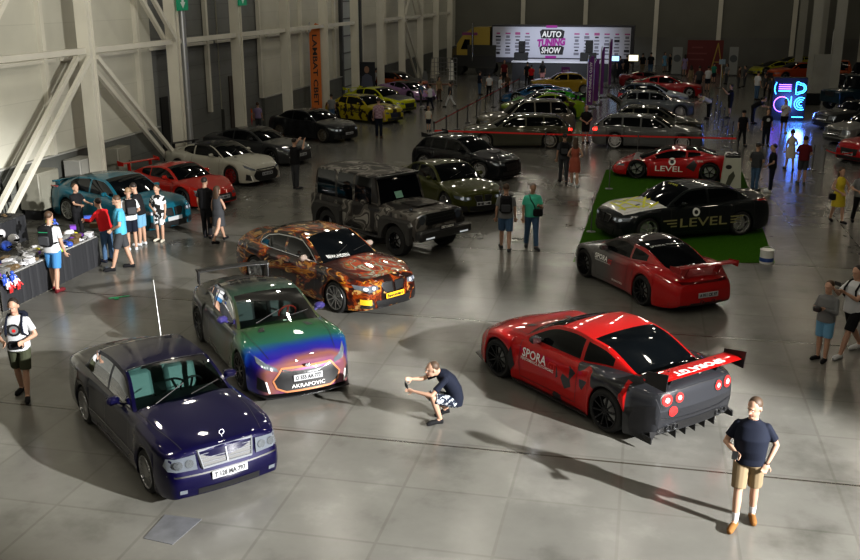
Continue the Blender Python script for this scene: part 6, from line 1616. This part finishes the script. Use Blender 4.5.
# ---- truck, trailer, stage
ST = 82.
def hp(u, v, s=ST): p = on_s(u, v, s); return (p.dot(HN), p.z)
tl, zt = hp(492, 25); tr_, _ = hp(635, 25); _, zb_ = hp(560, 58)
def loc_h(t, s, z=0): return hall(t, s, z)
e = thing('truck_trailer', 'long white show trailer printed with the auto tuning show emblem, behind the stage', 'trailer', loc_h((tl+tr_)/2, ST+1.25), HROT); Lr = tr_-tl; dark = mat('trailer_dark', (.02,.02,.03), .5)
MB().box((0,0,(zt+1.1)/2), (Lr,2.5,zt-1.1), None, 0, .02).build('box_body', dark, e)
MB().box((-.10,-1.27,(zt-.12+zb_)/2), (Lr-.35,.03,zt-.12-zb_)).build('printed_side', mat('banner_white', (.46,.47,.55), .6), e)
mb = MB()
for i in range(14):
    x = -Lr/2+.55+i*(Lr-1.1)/13
    if abs(x+.85) < 1.5: continue
    for j in range(7):
        z = zb_+.35+j*(zt-.5-zb_-.35)/6.6; mb.box((x,-1.29,z), (.42 if (i+j)%3 else .30,.012,.12 if (i*3+j)%4 else .2), None, (0 if (i+2*j)%5 else 1) if j < 6 else 2)
mb.build('sponsor_marks', [mat('mark_grey', (.16,.16,.20), .6), mat('mark_black', (.02,.02,.03), .6), mat('mark_pink', (.35,.08,.22), .6)], e, smooth=0)
zz = (zt+zb_)/2; mag = mat('logo_magenta', (.32,.02,.26), .6)
EX = -.85
for txt, dz, w, h, m in (('AUTO',.60,1.6,.5,INK),('SHOW',-.68,1.6,.5,INK)):
    MB().prism([(-w*.52,-h*.68),(w*.60,-h*.68),(w*.66,h*.5),(w*.5,h*.75),(-w*.48,h*.75),(-w*.6,h*.4)], lambda p, q: (EX+p[0], -1.30+q, zz+dz+p[1]), -.004, .004).build('emblem_plate', m, e, smooth=0)
    text_on('emblem_word', txt, 1, (EX,-1.315,zz+dz), (1,0,0), (0,0,1), WHITEV, e, w=w, h=h, bold=.03, shear=.1)
text_on('emblem_word', 'TUNING', 1, (EX,-1.33,zz-.05), (1,0,.06), (0,0,1), mag, e, w=2.3, h=.62, bold=.06, shear=.1)
for dz in (1.2,-1.22): MB().box((EX,-1.30,zz+dz), (.9,.02,.2)).build('emblem_tab', mag, e)
for x in (Lr/2-1.2, Lr/2-2.5):
    for y in (-1.1,1.1): MB().lathe([(.001,-.15),(.5,-.15),(.52,0),(.5,.15),(.001,.15)], (x,y,.52), 'y', 18).build('wheel', RUBBER, e)
# tractor facing left
tw, _ = hp(452, 40); tc_ = tl-.2; e = thing('truck', 'yellow and black long-nosed truck tractor facing left before the trailer', 'truck', loc_h(tc_, ST+1.1), HROT); L = tc_-tw
ym = mat('truck_yellow', (.33,.24,.03), .35, coat=.6)
def px_(u): return hp(u, 40)[0]-tc_
zr, zm, zl = hp(480,27)[1], hp(470,43)[1], hp(470,60)[1]
MB().prism([(px_(490),zm-1.2),(px_(490),zr),(px_(474),zr-.02),(px_(465),zr-.5),(px_(460),zm+.3),(px_(457),zm-.1),(px_(457),zm-1.2)], lambda p, h: (p[0],h,p[1]), -1.2, 1.2).build('cab', ym, e, smooth=20)
MB().prism([(px_(461),zm-.15),(px_(452),zm-.5),(px_(451.5),.9),(px_(461),.9)], lambda p, h: (p[0],h,p[1]), -1.0, 1.0).build('hood', mat('hood_dark_gold', (.07,.05,.015), .4), e, smooth=20)
MB().prism([(px_(470),zm+.3),(px_(465),zm+.3),(px_(461),zm-.5),(px_(470),zm-.5)], lambda p, h: (p[0],h,p[1]), -1.22, 1.22).build('side_window', GLASS, e, smooth=0)
MB().box((px_(482),-1.21,1.55), (2.4,.03,1.9)).build('sleeper_mark', mat('truck_black', (.02,.02,.015), .4), e); MB().box((px_(475),-1.22,1.2), (3.6,.05,.9)).build('side_fairing', BLACK, e)
MB().box((px_(470),-1.215,zr-.55), (1.3,.02,.22)).build('roof_script', mat('truck_mark', (.18,.03,.12), .5), e)
for u in (458, 482, 489):
    for y in (-1.05,1.05): MB().lathe([(.001,-.15),(.5,-.15),(.52,0),(.5,.15),(.001,.15)], (px_(u),y,.52), 'y', 18).build('wheel', RUBBER, e)
MB().cyl((px_(473),-1.3,1.2), (px_(473),-1.3,zr+.3), .09, n=10).build('exhaust_stack', CHROME, e)
MB().box((px_(453)-.05,0,.55), (.2,2.3,.35), None, 0, .04).build('bumper', CHROME, e)
for y in (-.9,.9): MB().ell((px_(452)-.02,y,1.25), (.08,.15,.13), 10, 6).build('headlight', LAMP, e)
# stage
ss = 78.; a, _ = hp(512,60,ss); b, _ = hp(610,60,ss); _, z1 = hp(560,61.5,ss); e = thing('stage', 'low black skirted stage with white top in front of the trailer', 'stage', loc_h((a+b)/2, ss+1.2), HROT)
MB().box((0,0,z1-.05), (b-a,3.0,.1)).build('stage_top', mat('stage_white', (.55,.56,.62), .5), e); MB().box((0,0,(z1-.1)/2), (b-a-.1,2.9,z1-.1)).build('stage_skirt', skirt, e)
for (u0, u1, vt, lb) in ((515,528,41,'black loudspeaker stack at the left end of the stage'), (581,597,40,'black loudspeaker stack at the right end of the stage')):
    s_ = ss+.9; x0, zt_ = hp(u0, vt, s_); x1, _ = hp(u1, vt, s_); e = thing('loudspeaker_stack', lb, 'loudspeaker', loc_h((x0+x1)/2, s_, z1), HROT); H_ = zt_-z1
    MB().box((0,0,H_*.2), (x1-x0,.8,H_*.4), None, 0, .02).build('subwoofer', RUBBER, e); MB().box((.05,0,H_*.70), ((x1-x0)*.45,.6,H_*.58), None, 0, .02).build('cabinet', RUBBER, e)
    for z in (.55,.72,.88): MB().lathe([(.001,0),(.15,0),(.17,-.02)], (.05,-.31,H_*z), 'y', 14).build('driver', BLACK, e)
for (u0, u1, v0, v1, lb, em) in ((612,619,56,61,'small bright blue screen right of the stage',(.35,.6,1)), (629,638,55,61,'small bright yellow white screen near the trailer end',(1,.9,.6))):
    s_ = 77.; x0, za = hp(u0, v0, s_); x1, zb2 = hp(u1, v1, s_); e = thing('screen', lb, 'screen', loc_h((x0+x1)/2, s_), HROT)
    MB().box((0,.03,(za+zb2)/2), (x1-x0+.1,.08,za-zb2+.1)).build('screen_case', BLACK, e); MB().box((0,-.02,(za+zb2)/2), (x1-x0,.02,za-zb2)).build('screen_panel', mat('screen_%d' % u0, (.5,.6,.8), .5, emit=em, es=1.4), e); MB().cyl((0,0,0), (0,0,zb2), .05, n=8).build('stand_pole', TRIM, e); MB().box((0,0,.02), (.6,.5,.04)).build('base_plate', TRIM, e)
# small purple sign
P = floor_at(565, 88); z0 = tall(565,88,74); z1_ = tall(565,88,67); e = thing('sign_board', 'small purple sign on a pole above the yellow sedan', 'sign', P, 0)
MB().box((0,0,(z0+z1_)/2), (.62,.05,z1_-z0)).build('panel', pu, e); text_on('lettering', 'AUTO', .2, (0,-.03,(z0+z1_)/2), (1,0,0), (0,0,1), WHITEV, e, w=.45); MB().cyl((0,.03,0), (0,.03,z0), .03, n=8).build('pole', TRIM, e); MB().box((0,0,.02), (.5,.4,.04)).build('base_plate', TRIM, e)
# booth on the right
s_ = 88.; x0, za = hp(688,40,s_); x1, _ = hp(724,40,s_); e = thing('booth_wall', 'dark red booth wall near the far wall', 'booth', loc_h((x0+x1)/2, s_), HROT)
MB().box((0,0,za/2), (x1-x0,.2,za), None, 0, .01).build('panel', mat('booth_red', (.12,.012,.012), .6), e)
for k, w in enumerate((.9,1.6,1.2)): MB().box((-(x1-x0)*.22,-.12,za-.6-k*.5), (w,.02,.12)).build('printed_line', mat('booth_print', (.2,.05,.05), .6), e)
s_ = 84.; xa, zA = hp(718.5,43,s_); e = thing('step_ladder', 'yellow frame shaped like a letter A in front of the red booth wall', 'ladder', loc_h(xa, s_), HROT); ylw = mat('frame_yellow', (.35,.25,.03), .5)
for sg in (1,-1): MB().bar((sg*.55,0,0), (0,0,zA), .10, .08).build('leg', ylw, e)
MB().bar((-.3,0,zA*.45), (.3,0,zA*.45), .08, .06).build('cross_bar', ylw, e)
for (u0, u1, v0, lb) in ((673,683,47,'white roll-up stand left of the red booth wall'), (730,739,47,'grey white roll-up stand right of the red booth wall')):
    s_ = 86.; x0, za = hp(u0, v0, s_); x1, _ = hp(u1, v0, s_); e = thing('display_stand', lb, 'stand', loc_h((x0+x1)/2, s_), HROT)
    MB().box((0,0,za/2+.05), (x1-x0,.04,za-.1)).build('printed_panel', mat('rollup_white', (.25,.26,.26), .6), e); MB().box((0,0,.05), (x1-x0+.1,.35,.1)).build('base', TRIM, e); MB().lathe([(.001,0),(.3,0)], (0,-.03,za*.6), 'y', 16).build('printed_ring', mat('rollup_print', (.08,.09,.10), .6), e)
P = floor_at(720, 88); h = tall(720,88,59); e = thing('sign_board', 'pale blue sign on a thin pole in front of the red booth wall', 'sign', P, 0)
MB().cyl((0,0,0), (0,0,h), .03, n=8).build('pole', STEEL, e); MB().box((0,-.03,h-.2), (.45,.04,.35)).build('panel', mat('sign_blue', (.25,.33,.42), .5), e); MB().box((0,0,.02), (.4,.4,.04)).build('base_plate', TRIM, e)
# goods and stands on the left far side
for (u, v, vt, w, m, nm, lb, ct) in ((451.5,84,60,.42,WHITEV,'hanging_garment','long white garment hung on a rail by the far left stalls','garment'), (433,82,59,.40,CL['offwhite'],'hanging_garment','beige garment hung on a rail by the far left stalls','garment'), (425,84,71,.45,CL['grey'],'display_easel','grey display board behind the lilac car','easel'), (403,84,60,.5,CL['white'],'hanging_garment','white garment hung by the lattice column','garment')):
    P = floor_at(u, v); h = tall(u, v, vt); e = thing(nm, lb, ct, P, 0)
    MB().prism([(-w/2,.3),(w/2,.3),(w*.38,h*.8),(w*.2,h),(-w*.2,h),(-w*.38,h*.8)], lambda p, q: (p[0], q, p[1]), -.12, .12).build('cloth', m, e, smooth=30); MB().cyl((0,.15,0), (0,.15,h+.15), .025, n=8).build('pole', TRIM, e); MB().box((0,.15,.02), (.5,.4,.04)).build('base_plate', TRIM, e)
P = floor_at(444, 86); h = tall(444,86,58); e = thing('mesh_screen', 'grey metal mesh screen standing by the far left stalls', 'screen', P, -.1); w_ = 1.9
mb = MB()
for i in range(9): mb.cyl((-w_/2+w_*i/8,0,.1), (-w_/2+w_*i/8,0,h), .02, n=6)
for j in range(7): mb.cyl((-w_/2,0,.1+(h-.1)*j/6), (w_/2,0,.1+(h-.1)*j/6), .02, n=6)
mb.build('wire_grid', mat('mesh_grey', (.2,.2,.21), .4, .5), e)
for x in (-w_/2, w_/2): MB().bar((x,-.3,.05), (x,.3,.05), .06, .1).build('foot', TRIM, e)
P = floor_at(441, 95); tag(MB().box((0,0,.72), (1.7,.8,.06)).box((-.7,0,.35), (.06,.7,.7)).box((.7,0,.35), (.06,.7,.7)).build('goods_table', mat('table_brown', (.12,.05,.03), .6), loc=P), 'brown goods table between the lilac car and the mesh screen', 'table')
# barriers
belt = mat('red_belt', (.38,.012,.012), .6); bpost = mat('post_black', (.03,.03,.032), .4)
def make_post(name, label, group, m, h=.95, base=.17, r=.03):
    e = thing(name, label, 'barrier post', (0,0,0), 0, group)
    MB().lathe([(.001,.0),(base,.0),(base,.02),(.04,.045),(.001,.045)], (0,0,0), 'z', 18).build('base', m, e); MB().cyl((0,0,.04), (0,0,h), r, n=10).build('pole', m, e); MB().lathe([(.001,h+.06),(r*1.5,h+.05),(r*1.6,h-.02),(r,h-.06)], (0,0,0), 'z', 12).build('head', m, e); return e
proto = make_post('barrier_post', 'black barrier post of the long slanting rope line', 'posts of the slanting rope line', bpost)
pa, pb = floor_at(434,143), floor_at(519,92); N = 11; PP = [pa.lerp(pb, i/(N-1)) for i in range(N)]
for i, p in enumerate(PP):
    o = proto if i == 0 else dup(proto, p, 0); o.location = p
def rope(a, b, name, label, m, z=.90, sag=.0, w=.05):
    a = a+Vector((0,0,z)); b = b+Vector((0,0,z)); n = 6; mb = MB(); P_ = []
    for i in range(n+1): t = i/n; q = a.lerp(b, t); q.z -= sag*4*t*(1-t); P_.append(q)
    vs = []; fs = []
    for i, q in enumerate(P_):
        vs += [q+Vector((0,0,w/2)), q-Vector((0,0,w/2))]
        if i: fs.append((2*i-2, 2*i-1, 2*i+1, 2*i))
    o = mb.add(vs, fs).build(name, m, smooth=0, fix=False); tag(o, label, 'rope', None); return o
for i in range(N-1):
    o = rope(PP[i], PP[i+1], 'barrier_belt', 'dark red belt between posts of the slanting rope line', belt); o['group'] = 'belts of the slanting rope line'
FB = [floor_at(434,152), floor_at(545,156), floor_at(637,158.5), floor_at(735,161)]
p2 = make_post('barrier_post', 'thin grey post carrying the long red belt across the aisle', 'posts of the long red belt', mat('post_grey', (.16,.16,.16), .4, .5), r=.018, base=.14)
for i, p in enumerate(FB): o = p2 if i == 0 else dup(p2, p, 0); o.location = p
for i in range(3): o = rope(FB[i], FB[i+1], 'barrier_belt', 'bright red belt stretched across the aisle in front of the wagons', mat('glowing_belt', (.55,.015,.012), .6, emit=(.4,.01,.01), es=.05), .93, 0, .07); o['group'] = 'lengths of the long red belt'  # belt material carries a faint red glow of its own, though no lamp
P2 = [floor_at(591,232), floor_at(609,189)]
for i, p in enumerate(P2): dup(p2, p, 0, ('thin post on the left edge of the green carpet, nearest the camera', 'thin post on the left edge of the green carpet, beside the supercar nose')[i])['group'] = 'posts by the carpet'
p3 = make_post('stanchion', 'polished silver stanchion of the queue line right of the wagons', 'silver stanchions', CHROME, .95, .16, .025)
sa, sb = floor_at(711,110), floor_at(734,158)
for i in range(13):
    p = sa.lerp(sb, (i/12)); p = p+HN*(.22 if i % 2 else -.15); o = p3 if i == 0 else dup(p3, p, 0); o.location = p
for i, p in enumerate((floor_at(812,170), floor_at(823,173))): o = dup(p3, p, 0, ('silver post with white top left of the red car at the right edge', 'silver post nearest the red car at the right edge')[i]); del o['group']
o = rope(floor_at(823,173), floor_at(850,176), 'barrier_belt', 'red rope from the silver post towards the red car', belt, .9, .1)
# white cabinet with stickers beside the supercar
P = floor_at(730, 189); h = tall(730,189,157); e = thing('tool_cabinet', 'white sticker-covered cabinet with parts piled on top, beside the supercar tail', 'cabinet', P, -.25)
wc = mat('cabinet_white', (.42,.42,.37), .5); MB().prism([(-.36,0),(.36,0),(.27,h),(-.27,h)], lambda p, q: (p[0],q,p[1]), -.25, .25).build('body', wc, e, smooth=0)
MB().add([(-.2,-.256,h*.1),(-.05,-.256,h*.1),(.12,-.256,h*.45),(.05,-.256,h*.6),(-.1,-.256,h*.45)], [(0,1,2,3,4)]).build('sticker', mat('sticker_olive', (.06,.06,.045), .6), e, smooth=0)
MB().add([(-.12+.11*cos(i*pi/4), -.256, h*.72+.08*sin(i*pi/4)) for i in range(8)], [tuple(range(8))]).build('sticker', INK, e, smooth=0)
for k in range(4): MB().lathe([(.10,-.02),(.14,0),(.10,.02)], (-.15+.1*k,0,h+.05+.06*(k%2)), 'z' if k%2 else 'y', 14, closed=True).build('ring_part', CHROME if k%2 else STEEL, e)
MB().box((.0,0,h+.03), (.5,.4,.06), None, 0, .01).build('tray', BLACK, e)
# bucket
P = floor_at(766, 263); e = thing('paint_can', 'white and blue can with handle at the corner of the green carpet', 'can', P, 0)
MB().lathe([(.001,0),(.16,0),(.17,.02),(.17,.34),(.18,.36),(.001,.36)], (0,0,0), 'z', 22).build('can_body', WHITEV, e); MB().lathe([(.173,.06),(.173,.16)], (0,0,0), 'z', 22).build('blue_band', mat('can_blue', (.03,.07,.25), .5), e, fix=False); MB().tube([(.17*cos(a),0,.34+.10*sin(a)) for a in [pi*q/10 for q in range(11)]], .006, 5).build('handle', STEEL, e)

spot('added_stage_fill', hall((tl+tr_)/2-2, 66, 11), hall((tl+tr_)/2, 82, 2), 5500, 34, .6, .4, (.85,.9,1))  # added fill spot to brighten the trailer banner, not a fixture of the hall
spot('added_stage_fill', hall((tl+tr_)/2+4, 68, 11), hall((tl+tr_)/2, 79, 1), 4200, 40, .6, .4, (.85,.9,1))  # second added fill, lifts the white stage top
cam = bpy.data.cameras.new('camera'); co = bpy.data.objects.new('camera', cam); COL.objects.link(co); SC.camera = co
cam.sensor_width = 36; cam.lens = CF/860*36; co.location = (0,0,CH); co.rotation_euler = (pi/2-CP, 0, 0)
cam.clip_end = 400
